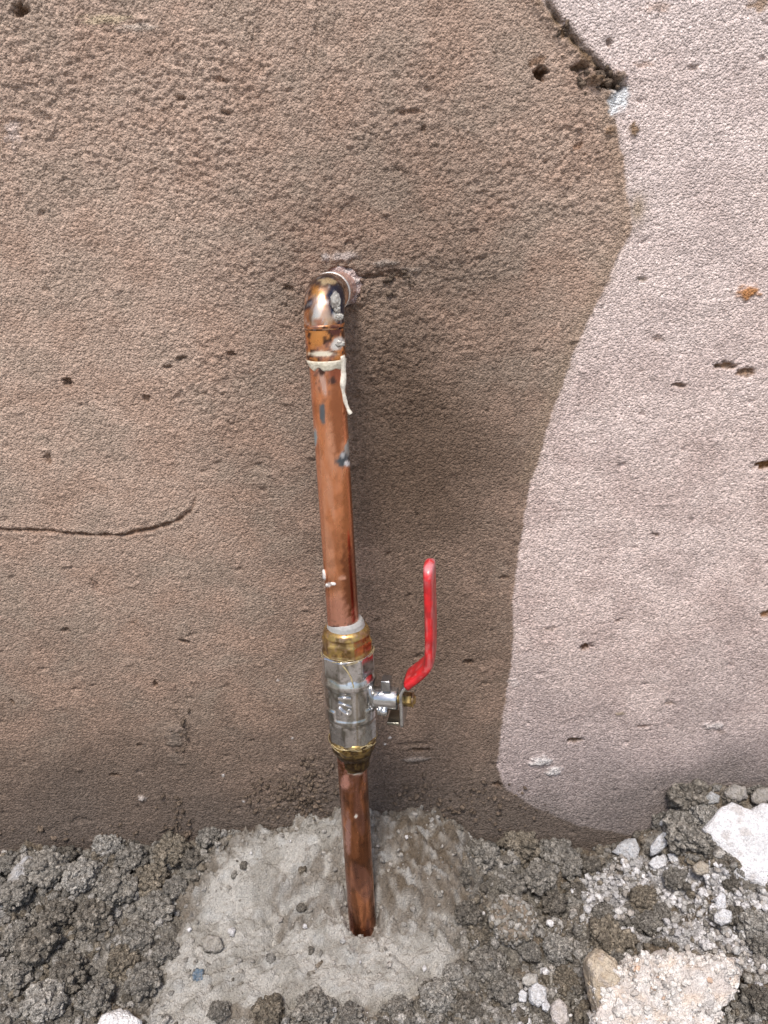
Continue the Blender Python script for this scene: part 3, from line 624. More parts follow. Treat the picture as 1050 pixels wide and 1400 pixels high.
ST = [ # name, label, poly centre px, rx, ry, depth offset, colours, seed
    ('plaster_shard', 'bluish white pointed plaster shard under the curved edge of the pale coat', [(836, 1165), (850, 1150), (868, 1146), (874, 1160), (872, 1185), (862, 1190), (855, 1172)], (860, 1165), .007, (.50, .52, .55), (.42, .42, .43), 41),
    ('plaster_shard', 'bluish white slanting shard between clods above the white rubble', [(889, 1158), (900, 1142), (914, 1134), (928, 1132), (924, 1145), (908, 1158), (900, 1168), (890, 1170)], (906, 1151), .007, (.60, .62, .66), (.50, .50, .52), 42),
    ('plaster_shard', 'flat white flake lying at the top of the powdery rubble', [(886, 1180), (898, 1170), (912, 1172), (910, 1184), (896, 1190)], (899, 1180), .005, (.70, .71, .74), (.60, .60, .62), 43),
    ('plaster_shard', 'small white flake right of the flat flake on the rubble', [(912, 1168), (922, 1166), (928, 1175), (918, 1180)], (920, 1173), .005, (.70, .71, .74), (.60, .60, .62), 44),
    ('pebble', 'small bluish pebble tucked between the dark clods near the wall', [(902, 1122), (910, 1118), (916, 1125), (908, 1131), (901, 1128)], (908, 1125), .006, (.50, .51, .54), (.42, .42, .43), 45),
    ('pebble', 'round buff pebble below the slanting shard beside the white slab', [(947, 1184), (957, 1177), (969, 1182), (969, 1194), (957, 1197), (947, 1192)], (958, 1187), .009, (.42, .38, .32), (.36, .31, .25), 46),
    ('pebble', 'rounded grey pebble against the wall above the white slab', [(990, 1082), (1002, 1072), (1018, 1076), (1022, 1090), (1008, 1097), (993, 1092)], (1006, 1085), .011, (.34, .32, .30), (.27, .25, .22), 47),
    ('pebble', 'rounded grey pebble at the right edge against the wall', [(1026, 1088), (1036, 1078), (1050, 1076), (1056, 1094), (1040, 1100), (1029, 1098)], (1041, 1089), .011, (.33, .31, .29), (.27, .25, .22), 48),
    ('pebble', 'grey stone wedged behind the rounded pebbles near the right edge', [(960, 1092), (972, 1082), (984, 1088), (982, 1098), (966, 1100)], (973, 1091), .008, (.42, .43, .44), (.33, .33, .32), 49),
    ('round_stone', 'round brown stone dusted with soil right of the mortar', [(672, 1262), (674, 1240), (688, 1228), (706, 1228), (724, 1240), (732, 1262), (724, 1284), (704, 1292), (684, 1284)], (702, 1259), .020, (.25, .205, .165), (.18, .145, .11), 50),
    ('grey_stone', 'pale grey angular stone in the soil at the far left', [(8, 1208), (20, 1186), (36, 1170), (50, 1176), (54, 1196), (44, 1206), (24, 1212)], (33, 1191), .012, (.44, .44, .45), (.34, .32, .30), 51),
    ('white_stone', 'bright white lump at the bottom edge left of the mortar', [(132, 1405), (140, 1388), (158, 1380), (176, 1384), (192, 1396), (196, 1412), (160, 1420)], (164, 1400), .012, (.78, .78, .80), (.70, .69, .69), 52),
    ('pebble', 'largest white pebble of the cluster left of the knobbly chunk', [(722, 1352), (734, 1344), (746, 1350), (748, 1368), (736, 1378), (724, 1370)], (735, 1361), .008, (.62, .63, .66), (.54, .54, .55), 53),
    ('pebble', 'grey pebble sitting above the largest white pebble', [(714, 1338), (722, 1330), (734, 1332), (736, 1344), (724, 1350), (714, 1346)], (725, 1340), .008, (.46, .45, .43), (.38, .36, .33), 54),
    ('pebble', 'white pebble left of the largest white pebble in the cluster', [(708, 1358), (714, 1352), (721, 1358), (719, 1370), (710, 1370)], (714, 1362), .006, (.62, .63, .66), (.54, .54, .55), 55),
    ('pebble', 'oval pinkish grey pebble at the bottom edge under the white cluster', [(752, 1374), (764, 1366), (776, 1376), (778, 1396), (766, 1406), (755, 1396)], (765, 1386), .008, (.55, .51, .50), (.45, .41, .38), 56),
    ('pebble', 'small white pebble between the cluster and the oval pinkish pebble', [(741, 1372), (748, 1368), (753, 1376), (748, 1384), (741, 1380)], (747, 1376), .005, (.66, .67, .70), (.55, .55, .57), 57),
    ('pebble', 'white oval pebble to the right of the knobbly chunk', [(1026, 1352), (1034, 1342), (1043, 1344), (1044, 1358), (1034, 1364), (1027, 1362)], (1035, 1353), .006, (.58, .58, .61), (.48, .48, .49), 58),
    ('pebble', 'white pebble inside the rubble near the right edge', [(976, 1250), (986, 1242), (1000, 1246), (1000, 1260), (986, 1266), (976, 1260)], (988, 1254), .008, (.64, .65, .68), (.56, .56, .56), 59),
    ('pebble', 'tall white pebble standing in the middle of the rubble', [(978, 1228), (984, 1220), (992, 1224), (993, 1242), (984, 1248), (978, 1240)], (985, 1234), .006, (.68, .69, .73), (.60, .60, .62), 60),
    ('blue_fragment', 'dark blue fragment pressed into the mortar at lower left', [(263, 1332), (268, 1324), (278, 1325), (279, 1338), (270, 1343), (264, 1340)], (271, 1333), .004, (.10, .15, .21), (.16, .20, .24), 61),
    ('mortar_lump', 'small grey mortar lump standing on the left slope of the mortar', [(274, 1286), (284, 1278), (300, 1280), (306, 1294), (296, 1304), (280, 1300)], (290, 1291), .008, (.34, .32, .29), (.27, .25, .22), 62),
]
for nm, lab, pl, c, th, c0, c1, sd_ in ST:
    p = hit(*c, .002); big = nm == 'round_stone'
    add_slab(nm, lab, nm.replace('_', ' '), poly_px=pl, center_px=c, thick=th, depth_y=float(p[1]) - .3 * th, seed=sd_, noise=.16, sub=5 if big else 4, col0=c0, col1=c1, fine=.03 if not big else .05, agg=-700 if big else 0)

# ------------------------------------------------------------------ plumbing
AX = (PIPE_A - PIPE_B) / np.linalg.norm(PIPE_A - PIPE_B)         # up along the pipe
EX = np.array([1.0, 0, 0]); EX -= AX * (EX @ AX); EX /= np.linalg.norm(EX); EY = np.cross(AX, EX)   # EX right, EY into the wall
RP = .0081
def on_axis(py, r=0.0):                     # length along the pipe whose near side (radius r) shows at photo row py
    d = ray(525 - (700 - py) * 0 - 50, py); t = (-.055 - r - CO[1]) / d[1]; P = CO + d * t; return (P[2] - PIPE_B[2]) / AX[2]
def frame_pt(s, a, r): return PIPE_B + AX * s + (EX * math.cos(a) + EY * math.sin(a)) * r
def lathe(prof, seg=96, hexa=None, wob=0.0, closed=True):
    """prof: list of (s, r); hexa(s) returns 0..1 how far the section is a hexagon/octagon"""
    a = np.arange(seg) * 2 * np.pi / seg; V = []
    for k, pr in enumerate(prof):
        s, r = pr[0], pr[1]; nn = pr[2] if len(pr) > 2 else 0
        rr_ = np.full(seg, r)
        if nn:
            ap = r * math.cos(math.pi / nn); q = (a + .25) % (2 * np.pi / nn) - np.pi / nn; rr_ = np.minimum(ap / np.cos(q), r * .985)
        if wob: rr_ = rr_ * (1 + wob * n3(np.stack([np.cos(a) * 2, np.sin(a) * 2, np.full(seg, s * 400)], 1), 5))
        V.append(PIPE_B + AX * s + np.outer(np.cos(a) * rr_, EX) + np.outer(np.sin(a) * rr_, EY))
    V = np.concatenate(V); n = len(prof); i = np.arange(n * seg).reshape(n, seg); j = np.roll(i, -1, 1)
    F = np.stack([i[:-1], j[:-1], j[1:], i[1:]], -1).reshape(-1, 4).tolist()
    if closed: F.append(i[0][::-1].tolist()); F.append(i[-1].tolist())
    return V, F
def dense(prof, step=.0012):
    out = []
    for (a, b) in zip(prof[:-1], prof[1:]):
        n = max(1, int(abs(b[0] - a[0]) / step))
        for k in range(n):
            t = k / n; out.append((a[0] + (b[0] - a[0]) * t, a[1] + (b[1] - a[1]) * t, a[2] if len(a) > 2 else 0))
    out.append((prof[-1][0], prof[-1][1], prof[-1][2] if len(prof[-1]) > 2 else 0)); return out
def sweep(path, radii, seg=72):
    path = np.array(path); n = len(path); T = np.gradient(path, axis=0); T /= np.linalg.norm(T, axis=1)[:, None]
    ref = EX.copy(); V = []; 
    for k in range(n):
        ref = ref - T[k] * (ref @ T[k]); ref /= np.linalg.norm(ref); b = np.cross(T[k], ref); a = np.arange(seg) * 2 * np.pi / seg
        V.append(path[k] + radii[k] * (np.outer(np.cos(a), ref) + np.outer(np.sin(a), b)))
    V = np.concatenate(V); i = np.arange(n * seg).reshape(n, seg); j = np.roll(i, -1, 1)
    F = np.stack([i[:-1], j[:-1], j[1:], i[1:]], -1).reshape(-1, 4).tolist(); F.append(i[0][::-1].tolist()); F.append(i[-1].tolist()); return V, F
BRIGHT = np.array([.93, .50, .33]); WARM = np.array([.84, .35, .17]); BROWN = np.array([.36, .15, .075]); OXIDE = np.array([.12, .065, .045]); PINKC = np.array([.72, .36, .28])
def copper_cols(V, mode):
    V = np.asarray(V); s = (V - PIPE_B) @ AX; a = np.arctan2((V - PIPE_B) @ EY, (V - PIPE_B) @ EX)
    q = V * 1000; st = np.stack([q[:, 0] / 5, q[:, 1] / 5, q[:, 2] / 30], 1); n_a = fbm3(st, 4, 61); n_b = fbm3(q / 7, 4, 64); n_c = fbm3(q / 2.6, 3, 67)
    met = np.full(len(V), .92)
    PX, PY = proj(V); front = V[:, 1] < -.05
    if mode == 'upper':
        c = lerp(WARM[None, :], BRIGHT, sstep(-.3, .4, n_a) * .7); c = lerp(c, BROWN, sstep(.15, .5, n_b) * .35)
        c = lerp(c, BROWN * .8, sstep(640, 800, PY) * .45 * sstep(.1, -.5, n_a)); c = lerp(c, BROWN, sstep(780, 800, PY) * sstep(812, 802, PY) * .6)
        c = lerp(c, PINKC, sstep(806, 825, PY) * .7); c = lerp(c, PINKC, sstep(-.1, .4, n_c) * sstep(560, 500, PY) * .9)
        c = lerp(c, OXIDE, sstep(.3, .55, n_c + .3 * n_b) * .6 * sstep(600, 500, PY)); c = lerp(c, OXIDE, sstep(.2, .5, n_c) * sstep(842, 862, PY))
    elif mode == 'lower':
        c = lerp((BROWN * .9)[None, :], WARM * .75, sstep(-.1, .4, n_a)); c = lerp(c, PINKC * .8, sstep(1110, 1050, PY) * sstep(-.2, .3, n_c)); c = lerp(c, OXIDE, sstep(0, .5, n_b) * .5)
        c = lerp(c, PINKC * .7, sstep(.1, .25, n3(q / 9 * np.array([1, 1, .35]), 71)) * .5)
    elif mode == 'elbow':
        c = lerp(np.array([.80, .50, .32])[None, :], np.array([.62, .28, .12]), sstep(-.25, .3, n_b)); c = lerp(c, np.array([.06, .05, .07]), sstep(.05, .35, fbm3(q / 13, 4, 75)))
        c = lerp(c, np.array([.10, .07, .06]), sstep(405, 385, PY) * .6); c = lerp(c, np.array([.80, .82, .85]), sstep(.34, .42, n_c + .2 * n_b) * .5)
    else:   # sockets and stub
        c = lerp(np.array([.78, .34, .12])[None, :], OXIDE, sstep(.05, .3, n_c)); c = lerp(c, PINKC, sstep(.1, .4, n_b) * .5)
    def spot(px, py, rx, ry, colr, m_, rot=0, ed=.3):
        nonlocal c, met
        u, v = (PX - px), (PY - py); aa = math.radians(rot); u, v = (u * math.cos(aa) + v * math.sin(aa)) / rx, (-u * math.sin(aa) + v * math.cos(aa)) / ry
        r = np.hypot(u, v) + .35 * n_c; w_ = sstep(1 + ed, 1 - ed, r) * front
        c[:] = lerp(c, np.array(colr), w_); met[:] = met * (1 - w_) + m_ * w_
    return c, met, spot
pipe = root('copper_pipe', tuple(PIPE_A - AX * .02), 'upper copper pipe with soldered elbow coming out of the wall down to the valve', 'copper pipe')
PL = np.array(pipe.location)
def part(name, VF, cols, mt, parent, smooth=True, base=None):
    me = mesh_from(name, VF[0], VF[1], cols[0], cols[1], smooth); me = rel(me, base); o = put(name, me, mt, parent)
    if parent.location.length == 0: pass
    return o
s_top = on_axis(492, RP) ; s_nut = on_axis(862, RP)
# elbow geometry: centre of the bend above the pipe, stub runs back to the wall
CEN = PIPE_B + AX * (s_top + .0); CEN = at(443, 492, -.055)
s_cup = (CEN - PIPE_B) @ AX
WALLP = at(467, 393, .004); corner_s = (at(446, 405, -.055) - PIPE_B) @ AX
cor = PIPE_B + AX * corner_s; hd = WALLP - cor; hd /= np.linalg.norm(hd)
Rb = .0125
def bend(R_, n=22):
    # quarter-ish turn from AX (going up) to hd (going to the wall)
    cosb = AX @ hd; half = (math.pi - math.acos(np.clip(-cosb, -1, 1))) / 2 if False else math.acos(np.clip(cosb, -1, 1)) / 2
    tl = R_ * math.tan(half); p0 = cor - AX * tl; nrm = hd - AX * cosb; nrm /= np.linalg.norm(nrm); c0 = p0 + nrm * R_
    return [c0 - nrm * R_ * math.cos(t) + AX * R_ * math.sin(t) for t in np.linspace(0, 2 * half, n)], p0, tl
arc, P0, tl = bend(Rb)
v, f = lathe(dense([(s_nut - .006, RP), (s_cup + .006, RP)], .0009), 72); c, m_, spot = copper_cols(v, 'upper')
for a_ in [(481, 770, 13, 75, (.26, .10, .05), .92), (476, 690, 8, 70, (.50, .20, .09), .95), (462, 560, 10, 60, (.50, .20, .10), .95), (470, 628, 9, 11, (.10, .12, .14), .6, 30), (468, 622, 3, 4, (.55, .57, .6), .4), (476, 612, 5, 10, (.36, .36, .34), .3), (441, 566, 3.8, 16, (.14, .16, .18), .6), (430, 600, 3.5, 12, (.25, .33, .36), .2), (475, 634, 4, 4, (.75, .76, .78), .3), (449, 800, 4, 2.6, (.66, .63, .62), .1), (443, 803, 2.2, 2.2, (.7, .68, .66), .1),  # brown scorch streak, enlarged to paint the pipe's shaded right side
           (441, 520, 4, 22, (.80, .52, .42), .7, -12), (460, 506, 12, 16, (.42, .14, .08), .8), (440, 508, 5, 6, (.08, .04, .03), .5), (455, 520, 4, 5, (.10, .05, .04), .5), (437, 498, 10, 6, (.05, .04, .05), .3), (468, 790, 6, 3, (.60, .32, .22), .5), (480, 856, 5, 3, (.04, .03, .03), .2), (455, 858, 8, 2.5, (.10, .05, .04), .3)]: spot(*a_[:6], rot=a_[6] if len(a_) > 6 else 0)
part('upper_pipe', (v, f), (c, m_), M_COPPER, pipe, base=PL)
# socket of the elbow (vertical), lower rim
RS = .0089
s_p0 = (P0 - PIPE_B) @ AX
v, f = lathe(dense([(s_cup, RP), (s_cup + .0002, RS - .0002), (s_cup + .0012, RS + .0002), (s_p0 - .001, RS), (s_p0 + .001, RS + .0004)], .0007), 72, wob=.008); c, m_, spot = copper_cols(v, 'socket')
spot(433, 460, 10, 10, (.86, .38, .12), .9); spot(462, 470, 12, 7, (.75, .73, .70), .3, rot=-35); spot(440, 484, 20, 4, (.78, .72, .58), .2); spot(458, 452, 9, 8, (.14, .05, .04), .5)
part('elbow_socket', (v, f), (c, m_), M_COPPER, pipe, base=PL)
end_h = (WALLP - arc[-1]) @ hd
path = [P0 - AX * .0012] + arc + [arc[-1] + hd * t for t in np.linspace(.001, .011, 8)]
rad = [RS + .0001] + [RS + .0001 + .0002 * math.sin(math.pi * k / 21) for k in range(22)] + [RS + .0002] * 6 + [RS, RP + .0002]
v, f = sweep(path, rad); c, m_, spot = copper_cols(v, 'elbow')
spot(433, 398, 7, 7, (.80, .42, .14), .9); spot(434, 428, 5, 18, (.95, .78, .62), .9, rot=12); spot(460, 412, 12, 27, (.035, .04, .07), .7, rot=-8); spot(445, 386, 16, 5, (.10, .06, .05), .7); spot(459, 410, 6, 10, (.56, .54, .50), .2); spot(461, 432, 6, 5, (.62, .60, .56), .2); spot(436, 440, 7, 6, (.55, .25, .16), .9); spot(450, 384, 12, 4, (.92, .78, .50), .9); spot(465, 395, 5, 16, (.03, .03, .05), .6)  # the pale upright spot at left is a painted-in highlight
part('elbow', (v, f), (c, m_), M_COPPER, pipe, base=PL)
# wall-side stub, solder rim, and its coating of pinkish plaster
path = [arc[-1] + hd * t for t in np.linspace(.008, end_h + .003, 20)]
v, f = sweep(path, [RP] * 20); c, m_, spot = copper_cols(v, 'socket'); c = lerp(c, np.array([.50, .33, .30]), .7 + 0 * m_); m_ = m_ * .3
part('wall_stub', (v, f), (c, m_), M_COPPER, pipe, base=PL)
q = arc[-1] + hd * .0108
v, f = sweep([q - hd * .0005, q, q + hd * .0008, q + hd * .0014], [RS, RS + .0006, RS + .0005, RP]); part('solder_ring', (v, f), (np.tile([.66, .62, .58], (len(v), 1)), np.full(len(v), .6)), M_SOLDER, pipe, base=PL)
# collar of plaster squeezed out around the stub at the wall
v, f = ICO[5]; ring = v * np.array([.0112, .0045, .0112]) * (1 + .30 * fbm3(v * 2.0, 5, 9, .5))[:, None]; ring = ring + np.array(WALLP) + np.array([.0005, -.0015, .001])
cr = lerp(np.array([.50, .38, .36])[None, :], np.array([.68, .60, .58]), sstep(-.2, .4, fbm3(v * 3, 3, 9)))
o = part('plaster_collar', (ring, f), (cr, None), M_PLASTER, pipe, base=PL)
# solder bead and the cream flux that ran down the pipe
def blob(center, size, seed, sub=4, amp=.3):
    v, f = lumpy(sub, seed, amp, 1.6, 4); return v * np.array(size) + np.array(center), f
def surf(px, py, r=RP):                     # point on the near surface of the vertical pipe
    d = ray(px, py); s0 = on_axis(py, r); a = PIPE_B + AX * s0
    o2 = CO - PIPE_B; dd = d - AX * (d @ AX); oo = o2 - AX * (o2 @ AX); A_ = dd @ dd; B_ = 2 * dd @ oo; C_ = oo @ oo - r * r; disc = B_ * B_ - 4 * A_ * C_
    t = (-B_ - math.sqrt(max(disc, 0))) / (2 * A_); return CO + d * t
v, f = lathe(dense([(s_cup - .0034, RP - .0002), (s_cup - .0028, RP + .0004), (s_cup - .0010, RP + .0009), (s_cup + .0002, RS + .0002), (s_cup + .0008, RS - .0002)], .0003), 72)
aa = np.arctan2((v - PIPE_B) @ EY, (v - PIPE_B) @ EX); ss = (v - PIPE_B) @ AX
low = sstep(s_cup, s_cup - .0034, ss); v = v - np.outer(low * (.0036 * n3(np.stack([np.cos(aa) * 2, np.sin(aa) * 2, aa * 0], 1), 3)), AX)
part('solder_bead', (v, f), (lerp(np.array([.78, .73, .60])[None, :], np.array([.62, .58, .46]), sstep(-.2, .3, n3(v * 900, 4))), np.full(len(v), .15)), M_TAPE, pipe, base=PL)
dr = [(466, 486, .0017), (468, 498, .0017), (469, 512, .0016), (468, 526, .0015), (469, 536, .0011), (471, 546, .0010), (474, 555, .0009), (477, 562, .0009), (480, 567, .0010)]
pth = []
for i_, (a_, b_, r_) in enumerate(dr):
    p_ = surf(min(a_, 467 + (b_ - 486) * .06), b_, RP); pth.append(p_ + EX * max(0, a_ - (467 + (b_ - 486) * .06)) * .00034)
pp = []; rr_ = []
for i_ in range(len(pth) - 1):
    for t in np.linspace(0, 1, 6, endpoint=False): pp.append(pth[i_] * (1 - t) + pth[i_ + 1] * t); rr_.append((dr[i_][2] * (1 - t) + dr[i_ + 1][2] * t) * (1 + .12 * math.sin(len(pp) * .45)))
v, f = sweep(pp, rr_, 16); part('flux_drip', (v, f), (lerp(np.array([.80, .77, .68])[None, :], np.array([.60, .55, .46]), sstep(0, .4, n3(v * 700, 8))), np.full(len(v), 0)), M_TAPE, pipe, base=PL)
for (a_, b_, sz, sd_) in [(459, 410, (.0020, .0010, .0034), 3), (463, 433, (.0019, .0011, .0016), 5), (463, 470, (.0026, .0008, .0014), 8), (461, 422, (.0014, .0009, .0018), 9)]:
    ctr = surf(a_, b_, RS + .0004); v, f = blob(ctr, sz, sd_); part('solder_drop', (v, f), (lerp(np.array([.50, .485, .45])[None, :], np.array([.30, .28, .26]), sstep(-.1, .4, n3(v * 900, 2))), np.full(len(v), .25)), M_SOLDER, pipe, base=PL)
for (a_, b_, sz, sd_) in [(444, 786, (.0011, .0012, .0028), 13), (447, 800, (.0008, .0008, .0007), 15), (456, 798, (.0014, .0008, .0009), 17)]:
    ctr = surf(a_, b_, RP); v, f = blob(ctr, sz, sd_, 3); part('paint_fleck', (v, f), (np.tile([.72, .70, .69], (len(v), 1)), np.zeros(len(v))), M_TAPE, pipe, base=PL)

# lower pipe
low_pipe = root('copper_pipe', tuple(PIPE_B), 'lower brown copper pipe running from the valve into the mortar', 'copper pipe')
s_lo = on_axis(1040, RP)
v, f = lathe(dense([(-.03, RP), (s_lo + .006, RP)], .0009), 72); c, m_, spot = copper_cols(v, 'lower')
spot(487, 1116, 1.8, 3, (.6, .58, .52), 0); spot(472, 1070, 6, 10, (.75, .38, .30), .7); spot(476, 1140, 4, 26, (.50, .27, .22), .7); spot(486, 1056, 10, 4, (.45, .40, .33), .1)
put('lower_pipe', rel(mesh_from('lower_pipe', v, f, c, m_), PIPE_B), M_COPPER, low_pipe)

# valve
VB = PIPE_B + AX * on_axis(1020, .013)
valve = root('ball_valve', tuple(VB), 'nickel plated ball valve with red lever handle joined between the two copper pipes', 'ball valve')
def zc(py, r): return on_axis(py, r)
n_top, n_hex, n_bot = zc(870, .0105), zc(893, .0125), zc(904, .0127)
v, f = lathe(dense([(zc(878, .0098), .0086), (zc(873, .0098), .0096), (zc(868, .0095), .0098), (zc(862, .0095), .0093), (zc(858, .0095), .0083)], .0004), 72, wob=.02)
o = put('tape_ring', rel(mesh_from('tape_ring', v, f, np.tile([.38, .385, .38], (len(v), 1)), np.zeros(len(v))), VB), M_TAPE, valve)
def brass_cols(V, dark=0):
    q = np.asarray(V) * 1000; a = fbm3(q / 6, 4, 81); b = fbm3(q / 2.2, 3, 85)
    c = lerp(np.array([.50, .35, .13])[None, :], np.array([.25, .16, .07]), sstep(-.1, .4, a)); c = lerp(c, np.array([.50, .34, .24]), sstep(.1, .4, b) * .6)
    if dark: c = lerp(c, np.array([.06, .035, .02]), sstep(-.15, .25, b) * .8)
    return c, np.full(len(V), .85)
v, f = lathe(dense([(zc(906, .012) - .002, .0100, 0), (zc(905, .0126), .0128, 0), (zc(902, .0130), .0134, 6), (zc(889, .0130), .0136, 6), (zc(887, .0128), .0130, 6), (zc(880, .0125), .0123, 0), (zc(873, .0118), .0113, 0), (zc(869, .0108), .0098, 0), (zc(867, .0100), .0086, 0)], .0006), 144)
cb = brass_cols(v); put('brass_nut', rel(mesh_from('brass_nut', v, f, *cb), VB), M_BRASS, valve)
RB = .0144
prof = [(zc(1026, .0125), .0100), (zc(1024, .0134), .0134, 8), (zc(1000, .0136), .0137, 8), (zc(998, .0135), .0131, 0), (zc(996, .0137), .0133, 0), (zc(994, .0141), .0142, 0), (zc(984, RB), RB, 0), (zc(979, RB), RB + .0002, 0),
        (zc(976, RB), .0137, 0), (zc(972, RB), .0137, 0), (zc(969, RB), .0137, 0), (zc(956, RB), .0137, 0), (zc(950, RB), .0138, 0), (zc(948, RB), RB + .0003, 0), (zc(943, RB), RB + .0004, 0), (zc(939, RB), RB - .0002, 0), (zc(936, RB), .0137, 0), (zc(934, .0141), .0143, 8), (zc(908, .0141), .0143, 8), (zc(905, .0130), .0128, 8), (zc(904, .0120), .0105, 0)]
v, f = lathe(dense(prof, .0005), 192)
av = np.arctan2((v - PIPE_B) @ EY, (v - PIPE_B) @ EX) + math.pi / 2; sv_ = (v - PIPE_B) @ AX
rr0_ = np.hypot((v - PIPE_B) @ EY, (v - PIPE_B) @ EX); padm = (np.abs(av) < .62) & (sv_ < zc(953, RB)) & (sv_ > zc(989, RB))
tgt = np.where(padm, .0137 / rr0_, 1.0); v = v + (tgt - 1)[:, None] * (np.outer((v - PIPE_B) @ EX, EX) + np.outer((v - PIPE_B) @ EY, EY))
q = v * 1000; a1 = fbm3(q / np.array([7, 7, 16]), 3, 91); b1 = fbm3(q / 1.6, 3, 95)
c = lerp(np.array([.74, .74, .76])[None, :], np.array([.36, .35, .32]), sstep(-.2, .4, a1)); c = lerp(c, np.array([.24, .22, .19]), sstep(.35, .6, b1) * .6); m_ = 1 - sstep(.3, .6, a1) * .25
PX, PY = proj(v); ln = np.exp(-(((PX - 484.5) - (PY - 960) * .02) / 1.3) ** 2) * (PY > 948) * (PY < 1024) * .7
c = lerp(c, np.array([.36, .30, .18]), ln)
put('valve_body', rel(mesh_from('valve_body', v, f, c, m_), VB), M_CHROME, valve)
body = valve.children[-1]
# raised pad and the size mark on the barrel
def cyl_pt(dx, s, r): a = dx / r - math.pi / 2; return PIPE_B + AX * s + (EX * math.cos(a) + EY * math.sin(a)) * r
cu = bpy.data.curves.new('size_mark', 'FONT'); cu.body = '1/2'; cu.size = .0096; cu.extrude = .0007; cu.bevel_depth = .00022; cu.space_character = 1.12; cu.align_x = 'CENTER'; cu.align_y = 'CENTER'
to = bpy.data.objects.new('tmp_mark', cu); COL.objects.link(to); dg = bpy.context.evaluated_depsgraph_get(); tm = bpy.data.meshes.new_from_object(to.evaluated_get(dg)); bpy.data.objects.remove(to)
s_mid = zc(964, .0137)
for vt in tm.vertices:
    x_, y_, z_ = vt.co; vt.co = Vector(cyl_pt(y_ * 1.0 - .0028, s_mid - x_ * .95, .0137 + .0002 + z_) - VB)
tm.update(); tm.name = 'size_mark'
M_MARK = mat('raised_mark', rough=.2, use_attr=False, base=(.78, .78, .80), metallic=1, noise_amt=.05, bump=.00002)
o = bpy.data.objects.new('size_mark', tm); COL.objects.link(o); tm.materials.clear(); tm.materials.append(M_MARK); o.parent = body
# threads of hemp under the nut and a strand of it running down the body
def strand(pts, r, seg=8):
    P = [cyl_pt(a * .001, zc(b, rr0), rr0) for (a, b, rr0) in pts]; out = []; P = np.array(P)
    for i_ in range(len(P) - 1):
        for t in np.linspace(0, 1, 8, endpoint=False): out.append(P[i_] * (1 - t) + P[i_ + 1] * t)
    out.append(P[-1]); return sweep(out, [r] * len(out), seg)
v, f = strand([(-2.2, 910, .0137), (0, 918, .0138), (1.8, 928, .0139), (2.6, 938, .0142), (2.9, 947, .0144)], .00035)
put('hemp_strand', rel(mesh_from('hemp_strand', v, f, np.tile([.50, .42, .24], (len(v), 1)), np.zeros(len(v))), VB), M_HEMP, valve)
rng = np.random.default_rng(4); hp = []
for side, (pyc, rc, n_) in {'a': (906, .0134, 16), 'b': (1026, .0126, 34)}.items():
    for k in range(n_):
        a0 = rng.uniform(-2.4, 2.4); L0 = rng.uniform(.2, .7); a = np.linspace(a0, a0 + L0, 10); s0 = zc(pyc, rc) + rng.normal() * .0006
        pts = [PIPE_B + AX * (s0 + .0008 * math.sin(3 * t + k)) + (EX * math.cos(t - math.pi / 2) + EY * math.sin(t - math.pi / 2)) * (rc + .0001 + .0005 * abs(math.sin(2 * t + k))) for t in a]
        v, f = sweep(pts, [rng.uniform(.0001, .00022)] * 10, 6); f = np.array(f[:-2]); hp.append((v, f, np.tile(np.array([.52, .43, .25]) * rng.uniform(.5, 1.2), (len(v), 1))))
hv = join(hp); o = put('hemp_threads', rel(mesh_from('hemp_threads', *hv), VB), M_HEMP, valve); o['kind'] = 'stuff'
# lower union
v, f = lathe(dense([(zc(1058, RP) - .0005, RP - .0002), (zc(1057, RP), RP + .0004), (zc(1047, .0085), .0089), (zc(1046, .0090), .0086), (zc(1044, .0098), .0100), (zc(1038, .0115), .0116), (zc(1030, .0125), .0126), (zc(1024, .0128), .0130), (zc(1021, .0125), .0122), (zc(1019, .0120), .0100)], .0005), 96, wob=.05)
cb = list(brass_cols(v, 1)); s_ = (v - PIPE_B) @ AX; t_ = sstep(zc(1040, .011), zc(1030, .0125), s_); cb[0] = lerp(np.array([.035, .022, .015])[None, :] + cb[0] * .25, cb[0], t_)
put('lower_union', rel(mesh_from('lower_union', v, f, *cb), VB), M_BRASS, valve)
# ---- stem, bracket, nut and lever, built in a frame whose +x runs out along the stem
SA = at(479, 951, -.055); STEM_S = (SA - PIPE_B) @ AX; SO = PIPE_B + AX * STEM_S
yaw = math.radians(-11)
sx = EX * math.cos(yaw) + EY * math.sin(yaw) * 1.0; sx /= np.linalg.norm(sx); sz = AX; sy = np.cross(sz, sx)
def P3(x, y, z): return SO + sx * x * .001 + sy * y * .001 + sz * z * .001
def xlathe(prof, seg=64, nside=0, c=(0, 0)):
    a = np.arange(seg) * 2 * np.pi / seg; V = []
    for pr in prof:
        x_, r = pr[:2]; nn = pr[2] if len(pr) > 2 else 0; rr_ = np.full(seg, r)
        if nn: ap = r * math.cos(math.pi / nn); rr_ = np.minimum(ap / np.cos((a % (2 * np.pi / nn)) - np.pi / nn), r * .97)
        V.append(np.stack([np.full(seg, x_), c[0] + rr_ * np.cos(a), c[1] + rr_ * np.sin(a)], 1))
    V = np.concatenate(V); V = SO + (np.outer(V[:, 0], sx) + np.outer(V[:, 1], sy) + np.outer(V[:, 2], sz)) * .001
    n = len(prof); i = np.arange(n * seg).reshape(n, seg); j = np.roll(i, -1, 1)
    F = np.stack([i[:-1], j[:-1], j[1:], i[1:]], -1).reshape(-1, 4).tolist(); F.append(i[0][::-1].tolist()); F.append(i[-1].tolist()); return V, F
